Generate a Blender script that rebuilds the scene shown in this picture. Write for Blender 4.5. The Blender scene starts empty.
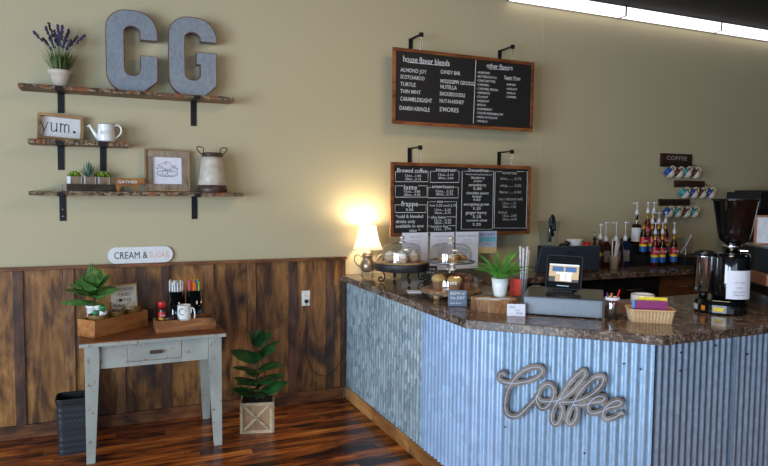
import bpy, bmesh, math, random
from mathutils import Vector, Matrix, Euler
S = bpy.context.scene
COL = S.collection
R = math.radians
PI = math.pi
rnd = random.Random(7)

# ------------------------------------------------------------------ camera
cam = bpy.data.cameras.new('camera')
camo = bpy.data.objects.new('camera', cam); COL.objects.link(camo); S.camera = camo
cam.sensor_width = 36; cam.lens = 633.56 / 768 * 36; cam.clip_end = 100
yaw, pitch, roll = -0.41122, -0.061426, 0.009366
Fv = Vector((-math.sin(yaw) * math.cos(pitch), math.cos(yaw) * math.cos(pitch), math.sin(pitch)))
Rv = Vector((math.cos(yaw), math.sin(yaw), 0)); Uv = Rv.cross(Fv)
Rr = Rv * math.cos(roll) + Uv * math.sin(roll); Ur = Uv * math.cos(roll) - Rv * math.sin(roll)
camo.matrix_world = Matrix(((Rr.x, Ur.x, -Fv.x, 0), (Rr.y, Ur.y, -Fv.y, -5.0727), (Rr.z, Ur.z, -Fv.z, 1.7575), (0, 0, 0, 1)))

# ------------------------------------------------------------------ light
S.view_settings.view_transform = 'Standard'; S.view_settings.look = 'None'
S.view_settings.gamma = 1; S.view_settings.use_curve_mapping = False
S.view_settings.exposure = 0.0
W = bpy.data.worlds.new('world'); S.world = W; W.use_nodes = True
W.node_tree.nodes['Background'].inputs[0].default_value = (0.62, 0.78, 1, 1)
W.node_tree.nodes['Background'].inputs[1].default_value = 2.0

def area(name, loc, target, sx, sy, power, color):
    l = bpy.data.lights.new(name, 'AREA'); l.shape = 'RECTANGLE'; l.size = sx; l.size_y = sy
    l.energy = power; l.color = color
    o = bpy.data.objects.new(name, l); COL.objects.link(o); o.location = loc
    o.rotation_euler = (Vector(target) - Vector(loc)).to_track_quat('-Z', 'Y').to_euler()
    return o
DAY = (0.66, 0.84, 1.0)
# daylight that comes in through the three shop front windows behind the camera and the one in the left wall
WIN = [(-4.6, -2.9), (-2.5, -0.8), (-0.4, 1.3)]
LWIN = [(-8.8, -6.4), (-5.6, -3.0)]
for a, b in WIN:
    area('window_daylight', ((a + b) / 2, -9.3, 1.75), ((a + b) / 2, 0, 1.75), b - a - 0.1, 2.3, 24, DAY)
for a, b in LWIN:
    area('window_daylight', (-5.35, (a + b) / 2, 1.53), (5, (a + b) / 2, 1.53), b - a - 0.1, 2.84, 365, DAY)
# added warm fill without fixtures: lifts the wall centre, warms the right
area('warm_fill', (2.2, -3.0, 3.55), (1.8, -0.8, 0), 1.2, 1.2, 46, (1.0, 0.78, 0.54))
area('warm_fill', (6.0, -3.6, 3.4), (6.0, -2.4, 0), 0.5, 0.5, 9, (1.0, 0.68, 0.38))

# ------------------------------------------------------------------ materials
def sock(n, *names):
    for k in names:
        if k in n.inputs: return n.inputs[k]
class NT:
    def __init__(s, name):
        s.m = bpy.data.materials.new(name); s.m.use_nodes = True; s.t = s.m.node_tree
        s.b = s.t.nodes['Principled BSDF']; s.out = s.t.nodes['Material Output']
    def n(s, typ, **k):
        x = s.t.nodes.new(typ)
        for a, v in k.items():
            if a.startswith('i_'): x.inputs[a[2:].replace('_', ' ')].default_value = v
            elif a.startswith('j'): x.inputs[int(a[1:])].default_value = v
            else: setattr(x, a, v)
        return x
    def l(s, a, b): s.t.links.new(a, b)
    def ramp(s, src, stops, interp='LINEAR'):
        r = s.n('ShaderNodeValToRGB'); r.color_ramp.interpolation = interp
        e = r.color_ramp.elements
        while len(e) < len(stops): e.new(0.5)
        for i, (p, c) in enumerate(stops):
            e[i].position = p; e[i].color = (*c, 1) if len(c) == 3 else c
        s.l(src, r.inputs[0]); return r.outputs[0]
    def coords(s, scale=(1, 1, 1), rand=True, world=False):
        tc = s.n('ShaderNodeTexCoord')
        mp = s.n('ShaderNodeMapping'); mp.inputs['Scale'].default_value = scale
        s.l(tc.outputs['Object'], mp.inputs['Vector'])
        if rand:
            oi = s.n('ShaderNodeObjectInfo'); ml = s.n('ShaderNodeMath', operation='MULTIPLY', j1=37.0)
            s.l(oi.outputs['Random'], ml.inputs[0])
            cx = s.n('ShaderNodeCombineXYZ')
            for i in range(3): s.l(ml.outputs[0], cx.inputs[i])
            s.l(cx.outputs[0], mp.inputs['Location'])
        return mp.outputs[0]
    def noise(s, vec, scale, detail=4, rough=0.55, dist=0):
        x = s.n('ShaderNodeTexNoise', i_Scale=scale, i_Detail=detail, i_Roughness=rough, i_Distortion=dist)
        s.l(vec, x.inputs['Vector']); return x.outputs[0]
    def mix(s, f, a, b, mode='MIX'):
        x = s.n('ShaderNodeMix', data_type='RGBA', blend_type=mode)
        for v, i in ((f, 0), (a, 6), (b, 7)):
            if hasattr(v, 'links'): s.l(v, x.inputs[i])
            else: x.inputs[i].default_value = v if i == 0 else (*v, 1)
        return x.outputs[2]
    def bump(s, h, strength=0.3, dist=0.01):
        x = s.n('ShaderNodeBump', i_Strength=strength, i_Distance=dist); s.l(h, x.inputs['Height'])
        s.l(x.outputs[0], s.b.inputs['Normal'])
    def set(s, color=None, rough=None, metal=None, spec=None, coat=None):
        for v, nm in ((color, 'Base Color'), (rough, 'Roughness'), (metal, 'Metallic'), (spec, 'Specular IOR Level'), (coat, 'Coat Weight')):
            if v is None: continue
            if hasattr(v, 'links'): s.l(v, s.b.inputs[nm])
            else: s.b.inputs[nm].default_value = (*v, 1) if nm == 'Base Color' else v
        return s.m

def srgb(r, g, b):
    f = lambda c: (c / 255 / 12.92) if c / 255 <= 0.04045 else ((c / 255 + 0.055) / 1.055) ** 2.4
    return (f(r), f(g), f(b))
def M_(name, rgb, rough=0.5, metal=0.0, var=0.12, scale=30, bump=0.0, spec=0.5, coat=0):
    """plain material with a little procedural mottling"""
    t = NT(name); c = srgb(*rgb); v = t.coords()
    n = t.noise(v, scale, 3)
    dark = tuple(x * (1 - var) for x in c); light = tuple(min(1, x * (1 + var)) for x in c)
    col = t.ramp(n, [(0.3, dark), (0.7, light)])
    if bump: t.bump(n, bump, 0.004)
    return t.set(col, rough, metal, spec, coat)
def emit(name, rgb, strength):
    t = NT(name); t.b.inputs['Base Color'].default_value = (*srgb(*rgb), 1)
    t.b.inputs['Emission Color'].default_value = (*srgb(*rgb), 1); t.b.inputs['Emission Strength'].default_value = strength
    t.b.inputs['Roughness'].default_value = 0.4
    return t.m
def wood(name, cols, scale=(1, 1, 1), axis='Z', rough=0.5, knots=True, grain=9, bump=0.25, coat=0, knotcol=None):
    """stained board: long grain, blotches, knots. axis = direction of the grain"""
    t = NT(name)
    st = {'X': (0.16, 1, 1), 'Y': (1, 0.16, 1), 'Z': (1, 1, 0.16)}[axis]
    v = t.coords(tuple(a * b for a, b in zip(st, scale)))
    g = t.noise(v, grain * 4, 5, 0.6, 0.6)
    st2 = {'X': (0.45, 1, 1), 'Y': (1, 0.45, 1), 'Z': (1, 1, 0.45)}[axis]
    v2 = t.coords(tuple(a * b for a, b in zip(st2, scale)))
    bl = t.noise(v2, grain * 0.75, 3, 0.5, 1.6)
    mx = t.mix(0.55, g, bl)
    col = t.ramp(mx, [(0.36, cols[0]), (0.46, cols[1]), (0.55, cols[2]), (0.66, cols[3])])
    if knots:
        vo = t.n('ShaderNodeTexVoronoi', i_Scale=grain * 0.55); t.l(v2, vo.inputs['Vector'])
        k = t.ramp(vo.outputs['Distance'], [(0.06, (0, 0, 0)), (0.30, (1, 1, 1))])
        kc = knotcol or tuple(c * 0.25 for c in cols[0])
        col = t.mix(k, kc, col)
    oi = t.n('ShaderNodeObjectInfo')
    br = t.ramp(oi.outputs['Random'], [(0, (0.72, 0.70, 0.70)), (1, (1.2, 1.2, 1.2))])
    col = t.mix(1.0, col, br, 'MULTIPLY')
    t.bump(g, bump, 0.004)
    return t.set(col, rough, 0, 0.5, coat)
def glass(name, tint=(0.96, 0.98, 0.98), gloss=0.06, rough=0.02, power=3.0):
    """thin clear glass or plastic: see-through, mirror-like towards grazing angles"""
    t = NT(name); t.t.nodes.remove(t.b)
    tr = t.n('ShaderNodeBsdfTransparent'); tr.inputs[0].default_value = (*tint, 1)
    gl = t.n('ShaderNodeBsdfGlossy'); gl.inputs['Roughness'].default_value = rough
    lw = t.n('ShaderNodeLayerWeight', i_Blend=0.35)
    f = t.ramp(lw.outputs['Facing'], [(0.0, (gloss,) * 3), (0.6, (gloss * 1.4,) * 3), (1, (0.5,) * 3)])
    mx = t.n('ShaderNodeMixShader'); t.l(f, mx.inputs[0]); t.l(tr.outputs[0], mx.inputs[1]); t.l(gl.outputs[0], mx.inputs[2])
    t.l(mx.outputs[0], t.out.inputs['Surface']); return t.m

def m_wall():
    t = NT('sage_paint'); v = t.coords((1, 1, 1), False)
    n = t.noise(v, 90, 3); n2 = t.noise(v, 0.7, 2)
    col = t.ramp(n2, [(0.3, srgb(186, 173, 141)), (0.7, srgb(191, 178, 146))])
    t.bump(n, 0.06, 0.003); return t.set(col, 0.6, 0, 0.35)
def m_granite():
    t = NT('speckled_laminate'); v = t.coords((1, 1, 1), False)
    n = t.noise(v, 55, 6, 0.7, 0.6); n2 = t.noise(v, 14, 3, 0.6)
    vo = t.n('ShaderNodeTexVoronoi', i_Scale=120.0); t.l(v, vo.inputs['Vector'])
    mx = t.mix(0.35, n, n2)
    col = t.ramp(mx, [(0.38, srgb(38, 29, 25)), (0.46, srgb(80, 63, 53)), (0.53, srgb(112, 93, 80)), (0.60, srgb(166, 150, 136)), (0.68, srgb(78, 62, 52))])
    f = t.ramp(vo.outputs['Distance'], [(0.12, (1, 1, 1)), (0.3, (0, 0, 0))])
    col = t.mix(f, col, srgb(64, 50, 42))
    return t.set(col, 0.16, 0, 0.5)
def m_galv(name, c0, c1, rough=0.36, metal=0.85, sc=38, white=0.5):
    t = NT(name); v = t.coords((1, 1, 0.45) if sc > 20 else (1, 1, 1))
    vo = t.n('ShaderNodeTexVoronoi', i_Scale=float(sc)); t.l(v, vo.inputs['Vector'])
    n = t.noise(v, 4, 4, 0.6, 0.4); n3 = t.noise(v, 70, 3, 0.6)
    bw = t.n('ShaderNodeSeparateColor'); t.l(vo.outputs['Color'], bw.inputs[0])
    mx = t.mix(0.5, bw.outputs[0], n)
    col = t.ramp(mx, [(0.25, c0), (0.75, c1)])
    f = t.ramp(n3, [(0.6, (0, 0, 0)), (0.72, (white,) * 3)])
    col = t.mix(f, col, srgb(222, 226, 228))
    r = t.ramp(bw.outputs[1], [(0, (rough * 0.8,) * 3), (1, (rough * 1.3,) * 3)])
    return t.set(col, r, metal)
def m_floor():
    t = NT('stained_floorboard'); v = t.coords((0.10, 1, 1)); v2 = t.coords((0.22, 1, 1))
    g = t.noise(v, 34, 5, 0.62, 0.5); b = t.noise(v2, 7, 3, 0.55, 0.7)
    mx = t.mix(0.6, g, b)
    col = t.ramp(mx, [(0.38, srgb(36, 16, 9)), (0.45, srgb(98, 46, 20)), (0.52, srgb(160, 84, 34)), (0.60, srgb(192, 112, 48)), (0.68, srgb(212, 142, 70))])
    oi = t.n('ShaderNodeObjectInfo')
    br = t.ramp(oi.outputs['Random'], [(0, (0.40, 0.33, 0.30)), (0.25, (0.85, 0.78, 0.72)), (1, (1.4, 1.3, 1.15))])
    col = t.mix(1.0, col, br, 'MULTIPLY'); t.bump(g, 0.1, 0.003)
    return t.set(col, 0.24, 0, 0.5)
def m_chippy():
    t = NT('chipped_grey_paint'); v = t.coords(); n = t.noise(v, 22, 6, 0.7, 0.3); n2 = t.noise(v, 4, 2)
    pc = t.ramp(n2, [(0.35, srgb(148, 149, 142)), (0.7, srgb(170, 171, 163))])
    f = t.ramp(n, [(0.60, (0, 0, 0)), (0.65, (1, 1, 1))])
    col = t.mix(f, pc, srgb(150, 98, 62)); return t.set(col, 0.5)
def m_bark():
    t = NT('rough_bark'); v = t.coords((1, 1, 1.6)); n = t.noise(v, 26, 6, 0.75, 0.8); n2 = t.noise(v, 9, 2)
    a = t.ramp(n, [(0.38, srgb(38, 28, 22)), (0.5, srgb(120, 96, 74)), (0.62, srgb(176, 156, 130))])
    f = t.ramp(n2, [(0.54, (0, 0, 0)), (0.62, (1, 1, 1))])
    col = t.mix(f, a, srgb(146, 88, 58)); t.bump(n, 0.8, 0.01); return t.set(col, 0.8)
def m_leaf(name, c0, c1, vein):
    t = NT(name); v = t.coords(); n = t.noise(v, 25, 3); w = t.n('ShaderNodeTexWave', i_Scale=26.0, i_Distortion=2.0)
    t.l(v, w.inputs['Vector']); col = t.ramp(n, [(0.35, c0), (0.65, c1)])
    f = t.ramp(w.outputs[0], [(0.86, (0, 0, 0)), (0.97, (0.5, 0.5, 0.5))]); col = t.mix(f, col, vein)
    return t.set(col, 0.38)
def m_shade():
    t = NT('lampshade_cloth'); t.t.nodes.remove(t.b)
    d = t.n('ShaderNodeBsdfDiffuse'); d.inputs[0].default_value = (0.9, 0.84, 0.72, 1)
    tl = t.n('ShaderNodeBsdfTranslucent'); tl.inputs[0].default_value = (1, 0.93, 0.84, 1)
    mx = t.n('ShaderNodeMixShader', j0=0.62); t.l(d.outputs[0], mx.inputs[1]); t.l(tl.outputs[0], mx.inputs[2])
    t.l(mx.outputs[0], t.out.inputs['Surface']); return t.m
def m_weave(name, c0, c1, sx, sz, rough=0.6):
    t = NT(name); tc = t.n('ShaderNodeTexCoord'); sp = t.n('ShaderNodeSeparateXYZ'); t.l(tc.outputs['Object'], sp.inputs[0])
    ch = t.n('ShaderNodeTexChecker', i_Scale=1.0); mp = t.n('ShaderNodeMapping'); mp.inputs['Scale'].default_value = (sx, sx, sz)
    t.l(tc.outputs['Object'], mp.inputs[0]); t.l(mp.outputs[0], ch.inputs['Vector'])
    ch.inputs['Color1'].default_value = (*c0, 1); ch.inputs['Color2'].default_value = (*c1, 1)
    t.bump(ch.outputs['Fac'], 0.5, 0.004); return t.set(ch.outputs['Color'], rough)

MT = {}
MT['wall'] = m_wall(); MT['granite'] = m_granite(); MT['floor'] = m_floor(); MT['chippy'] = m_chippy(); MT['bark'] = m_bark()
def m_figured():
    t = NT('knotty_stained_pine'); v = t.coords((1, 1, 0.14)); v2 = t.coords((1, 1, 0.34)); v3 = t.coords((1, 1, 0.62))
    g = t.noise(v, 30, 5, 0.6, 0.5); sw = t.noise(v2, 4.6, 4, 0.55, 1.8)
    mx = t.mix(0.62, g, sw)
    col = t.ramp(mx, [(0.37, srgb(48, 27, 14)), (0.44, srgb(88, 54, 26)), (0.51, srgb(128, 84, 42)), (0.58, srgb(152, 104, 56)), (0.68, srgb(186, 138, 78))])
    vo = t.n('ShaderNodeTexVoronoi', i_Scale=3.4); t.l(v3, vo.inputs['Vector'])
    wv = t.n('ShaderNodeTexNoise', i_Scale=9.0); t.l(v3, wv.inputs['Vector'])
    dd = t.n('ShaderNodeMath', operation='MULTIPLY'); t.l(vo.outputs['Distance'], dd.inputs[0]); ad = t.n('ShaderNodeMath', operation='ADD', j1=0.5); t.l(wv.outputs[0], ad.inputs[0]); t.l(ad.outputs[0], dd.inputs[1])
    k = t.ramp(dd.outputs[0], [(0.05, (0, 0, 0)), (0.12, (0.45,) * 3), (0.26, (1, 1, 1))]); col = t.mix(k, srgb(34, 18, 9), col)
    oi = t.n('ShaderNodeObjectInfo'); br = t.ramp(oi.outputs['Random'], [(0, (0.85, 0.82, 0.8)), (1, (1.15, 1.15, 1.12))])
    col = t.mix(1.0, col, br, 'MULTIPLY'); t.bump(g, 0.2, 0.004); return t.set(col, 0.42)
MT['wains'] = m_figured()
MT['wdark'] = wood('dark_stained_batten', [srgb(38, 22, 16), srgb(66, 40, 27), srgb(86, 54, 36), srgb(104, 68, 46)], knots=False, rough=0.45)
MT['wmid'] = wood('amber_stained_batten', [srgb(92, 58, 34), srgb(132, 88, 52), srgb(156, 108, 66), srgb(174, 126, 80)], rough=0.42, knots=False)
MT['cap'] = wood('stained_cap_rail', [srgb(60, 32, 18), srgb(104, 60, 32), srgb(132, 80, 44), srgb(150, 98, 58)], axis='X', rough=0.4)
MT['kick'] = wood('knotty_kick_board', [srgb(116, 72, 36), srgb(150, 98, 52), srgb(172, 118, 66), srgb(190, 138, 84)], axis='Y', rough=0.45, grain=5)
MT['frame'] = wood('chalkboard_frame_wood', [srgb(84, 42, 20), srgb(124, 68, 34), srgb(146, 86, 46), srgb(160, 100, 58)], axis='X', rough=0.45, knots=False)
MT['tabletop'] = wood('worn_tabletop_wood', [srgb(84, 42, 20), srgb(120, 66, 34), srgb(144, 84, 46), srgb(164, 104, 62)], axis='X', rough=0.4, knots=False)
MT['crate'] = wood('orange_box_wood', [srgb(128, 74, 34), srgb(166, 102, 52), srgb(184, 122, 66), srgb(196, 138, 82)], axis='X', rough=0.5, grain=6, knots=False)
MT['tray'] = wood('distressed_tray_wood', [srgb(44, 28, 20), srgb(112, 64, 34), srgb(150, 92, 48), srgb(176, 118, 70)], axis='X', rough=0.6, grain=10)
MT['shelf'] = wood('shelf_wood', [srgb(66, 48, 36), srgb(96, 72, 54), srgb(118, 92, 70), srgb(140, 112, 88)], axis='X', rough=0.6, knots=False)
MT['planter'] = wood('pale_planter_wood', [srgb(140, 118, 90), srgb(170, 148, 118), srgb(184, 162, 130), srgb(196, 176, 146)], axis='X', rough=0.6, knots=False)
MT['yumwood'] = wood('honey_frame_wood', [srgb(128, 96, 60), srgb(156, 122, 80), srgb(172, 138, 94), srgb(184, 152, 110)], axis='X', rough=0.6, knots=False)
MT['barnwood'] = wood('barn_frame_wood', [srgb(98, 84, 72), srgb(140, 122, 104), srgb(160, 142, 122), srgb(176, 160, 140)], axis='Z', rough=0.7, knots=False)
MT['cratepanel'] = wood('tan_crate_panel', [srgb(112, 82, 58), srgb(140, 106, 76), srgb(152, 118, 86), srgb(164, 130, 98)], axis='Z', rough=0.6, knots=False)
MT['darkbox'] = wood('dark_planter_box_wood', [srgb(40, 34, 30), srgb(60, 52, 44), srgb(74, 66, 56), srgb(92, 84, 74)], axis='X', rough=0.7, knots=False)
MT['signwood'] = wood('grey_brown_sign_wood', [srgb(84, 72, 64), srgb(110, 97, 88), srgb(126, 113, 103), srgb(142, 130, 120)], axis='X', rough=0.65, knots=False, grain=14)
MT['slab'] = wood('log_slice_top', [srgb(126, 88, 54), srgb(160, 118, 78), srgb(178, 138, 96), srgb(190, 154, 114)], axis='X', rough=0.5, knots=False)
MT['slabside'] = wood('log_side', [srgb(92, 58, 36), srgb(134, 90, 56), srgb(160, 114, 74), srgb(186, 142, 100)], axis='Z', rough=0.7, knots=False, grain=12)
MT['cabinet'] = wood('brown_cabinet_wood', [srgb(84, 50, 28), srgb(104, 64, 36), srgb(116, 74, 42), srgb(128, 86, 52)], axis='X', rough=0.4, knots=False)
MT['gather'] = wood('rust_orange_wood', [srgb(128, 80, 34), srgb(158, 100, 46), srgb(172, 114, 54), srgb(184, 128, 66)], axis='X', rough=0.6, knots=False)
MT['galvA'] = m_galv('galvanized_spangle', srgb(138, 156, 166), srgb(196, 211, 218), 0.34, 0.5, 42, 0.75)
MT['galvB'] = m_galv('galvanized_smooth', srgb(160, 184, 216), srgb(178, 202, 234), 0.34, 0.35, 14, 0.06)  # blue of the reflected sky is mixed into this base colour
MT['galvC'] = m_galv('galvanized_weathered', srgb(146, 170, 194), srgb(160, 184, 210), 0.44, 0.45, 70, 0.15)
MT['galvD'] = m_galv('galvanized_dim', srgb(136, 152, 170), srgb(154, 170, 190), 0.40, 0.6, 70, 0.25)
MT['galvL'] = m_galv('letter_zinc', srgb(126, 134, 146), srgb(142, 150, 160), 0.5, 0.25, 90, 0.12)
MT['rust'] = M_('rusty_copper_edge', (124, 74, 54), 0.6, 0.4)
MT['zincside'] = M_('dull_zinc', (116, 122, 128), 0.5, 0.5)
MT['iron'] = M_('black_iron', (26, 27, 31), 0.5, 0.5)
MT['black'] = M_('black_plastic', (16, 16, 18), 0.3)
MT['blackgloss'] = M_('gloss_black_enamel', (9, 10, 14), 0.08, 0, coat=0.6)
MT['matblack'] = M_('matt_black', (17, 17, 18), 0.6)
MT['chalkb'] = M_('chalkboard_slate', (25, 24, 25), 0.62, 0, 0.2, 6)
MT['chalk'] = M_('white_chalk', (222, 222, 224), 0.9)
MT['chalkfaint'] = M_('thin_chalk', (170, 168, 170), 0.9)
MT['white'] = M_('white_glaze', (238, 237, 236), 0.2, 0, 0.04)
MT['whitematt'] = M_('white_paint', (226, 226, 228), 0.6, 0, 0.05)
MT['paper'] = M_('paper', (226, 224, 236), 0.75, 0, 0.03)
MT['ink'] = M_('black_ink', (34, 34, 38), 0.7)
MT['greyink'] = M_('grey_ink', (128, 126, 140), 0.7)
MT['blueink'] = M_('blue_ink', (70, 92, 170), 0.7)
MT['pinkink'] = M_('faded_pink_ink', (226, 176, 168), 0.7)
MT['ivory'] = M_('ivory_plastic', (232, 228, 218), 0.35)
MT['bronze'] = M_('aged_bronze', (158, 140, 118), 0.32, 0.7, 0.3, 14)
MT['chrome'] = M_('chrome', (205, 208, 214), 0.12, 1.0, 0.02)
MT['steel'] = M_('brushed_steel', (150, 156, 166), 0.32, 0.8, 0.06)
MT['drawer'] = M_('grey_metal_drawer', (124, 128, 138), 0.42, 0.25, 0.05)
MT['drawertop'] = M_('dark_drawer_lid', (58, 58, 62), 0.2, 0.3, 0.1)
MT['monitor'] = M_('dark_slate_plastic', (52, 60, 74), 0.42, 0, 0.05)
MT['bulb'] = emit('lit_bulb', (255, 220, 160), 18)
MT['tube'] = emit('lit_diffuser', (255, 248, 242), 1.6)
MT['shade'] = m_shade()
MT['glass'] = glass('clear_glass', (0.95, 0.96, 0.96), 0.15, 0.03)
MT['plasticclear'] = glass('clear_plastic', (0.9, 0.92, 0.93), 0.10, 0.15)
MT['amber'] = M_('brown_syrup', (58, 26, 14), 0.12, 0, 0.1)
MT['darkliquid'] = M_('dark_syrup', (24, 12, 14), 0.1)
MT['redliquid'] = M_('red_syrup', (84, 14, 26), 0.12)
MT['blueliquid'] = M_('blue_syrup', (20, 34, 66), 0.12)
MT['red'] = M_('red_print', (196, 32, 36), 0.4)
MT['scarlet'] = M_('coral_red_card', (244, 82, 66), 0.55)
MT['yellow'] = M_('yellow_print', (240, 204, 40), 0.45)
MT['orange'] = M_('orange_sticker', (232, 140, 36), 0.45)
MT['blue'] = M_('blue_print', (28, 92, 176), 0.4)
MT['gold'] = M_('gold_foil', (190, 150, 60), 0.3, 0.6)
MT['pump'] = M_('white_pump_plastic', (226, 224, 232), 0.3)
MT['teal'] = M_('teal_glaze', (56, 138, 142), 0.25, 0, 0.3)
MT['cobalt'] = M_('cobalt_glaze', (42, 74, 150), 0.25, 0, 0.3)
MT['brownglaze'] = M_('brown_glaze', (86, 48, 38), 0.25, 0, 0.3)
MT['stoneware'] = M_('speckled_stoneware', (206, 190, 172), 0.35, 0, 0.12, 60)
MT['mugboard'] = wood('dark_mug_rack_wood', [srgb(40, 24, 18), srgb(58, 36, 27), srgb(70, 44, 34), srgb(82, 56, 44)], axis='X', knots=False)
MT['fiddle'] = m_leaf('glossy_green_leaf', srgb(12, 42, 20), srgb(36, 84, 38), srgb(60, 104, 50))
MT['croton'] = m_leaf('veined_green_leaf', srgb(34, 78, 30), srgb(96, 146, 66), srgb(170, 196, 124))
MT['fern'] = m_leaf('bright_fern_leaf', srgb(50, 120, 40), srgb(112, 180, 70), srgb(120, 190, 80))
MT['grass'] = m_leaf('lavender_foliage', srgb(50, 74, 40), srgb(100, 122, 66), srgb(90, 110, 60))
MT['aloe'] = m_leaf('blue_green_aloe', srgb(60, 96, 84), srgb(110, 146, 128), srgb(120, 150, 130))
MT['rosette'] = m_leaf('lime_succulent', srgb(88, 122, 36), srgb(160, 188, 60), srgb(150, 180, 60))
MT['lavender'] = M_('lavender_flower', (58, 52, 84), 0.8, 0, 0.3, 80)
MT['stem'] = M_('brown_stem', (84, 68, 40), 0.7)
MT['soil'] = M_('dark_soil', (44, 32, 24), 0.95)
MT['whitewash'] = M_('whitewashed_clay', (206, 194, 176), 0.85, 0, 0.14, 16, 0.5)
MT['cream'] = M_('antique_cream_metal', (196, 186, 172), 0.55, 0.1, 0.16, 18)
MT['brownband'] = M_('brown_enamel_band', (74, 52, 46), 0.45, 0.2)
MT['bin'] = m_weave('charcoal_wicker', srgb(32, 33, 39), srgb(42, 43, 51), 70, 45, 0.5)
MT['basket'] = M_('natural_wicker', (208, 168, 124), 0.65, 0, 0.14, 70)
MT['purple'] = M_('purple_card', (140, 40, 104), 0.5)
MT['pink'] = M_('pink_plastic', (240, 90, 150), 0.4)
MT['lime'] = M_('lime_plastic', (160, 208, 50), 0.4)
MT['sky'] = M_('sky_blue_plastic', (60, 150, 220), 0.4)
MT['green'] = M_('green_wrapper', (70, 160, 100), 0.35)
MT['violet'] = M_('violet_plastic', (110, 40, 140), 0.35)
MT['cookie'] = M_('golden_cookie', (204, 156, 92), 0.8, 0, 0.25, 60, 0.6)
MT['muffin'] = M_('chocolate_muffin', (112, 70, 44), 0.85, 0, 0.35, 50, 0.8)
MT['muffinlight'] = M_('golden_muffin', (206, 166, 96), 0.85, 0, 0.25, 50, 0.8)
MT['linerbrown'] = M_('brown_paper_liner', (150, 104, 72), 0.7)
MT['linerwhite'] = M_('white_paper_liner', (220, 206, 190), 0.7)
MT['icing'] = M_('pale_icing', (236, 228, 216), 0.5, 0, 0.08, 50, 0.5)
MT['slate'] = M_('blue_grey_slate', (96, 112, 134), 0.55, 0, 0.08)
MT['swirl'] = M_('cinnamon_icing', (206, 176, 146), 0.5, 0, 0.2, 50, 0.5)
MT['ceil'] = M_('black_ceiling', (7, 6, 7), 0.9)
MT['plainwall'] = M_('grey_plaster', (140, 140, 130), 0.8)
MT['screenblue'] = emit('screen_blue', (50, 88, 140), 0.35)
MT['screentan'] = emit('screen_tan', (190, 160, 120), 0.35)
MT['screenwhite'] = emit('screen_white', (214, 220, 230), 0.5)
MT['screendark'] = emit('screen_dark', (60, 50, 46), 0.4)
MT['copper'] = M_('copper_panel', (190, 128, 100), 0.4, 0.4)
MT['seablue'] = M_('sea_print', (120, 190, 216), 0.7)
MT['sand'] = M_('sand_print', (226, 204, 150), 0.7)
MT['palesky'] = M_('pale_sky_print', (188, 200, 226), 0.7)
MT['bead'] = M_('black_rubber', (20, 20, 20), 0.6)
MT['gap'] = M_('dark_recess', (24, 18, 14), 0.9)

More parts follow.
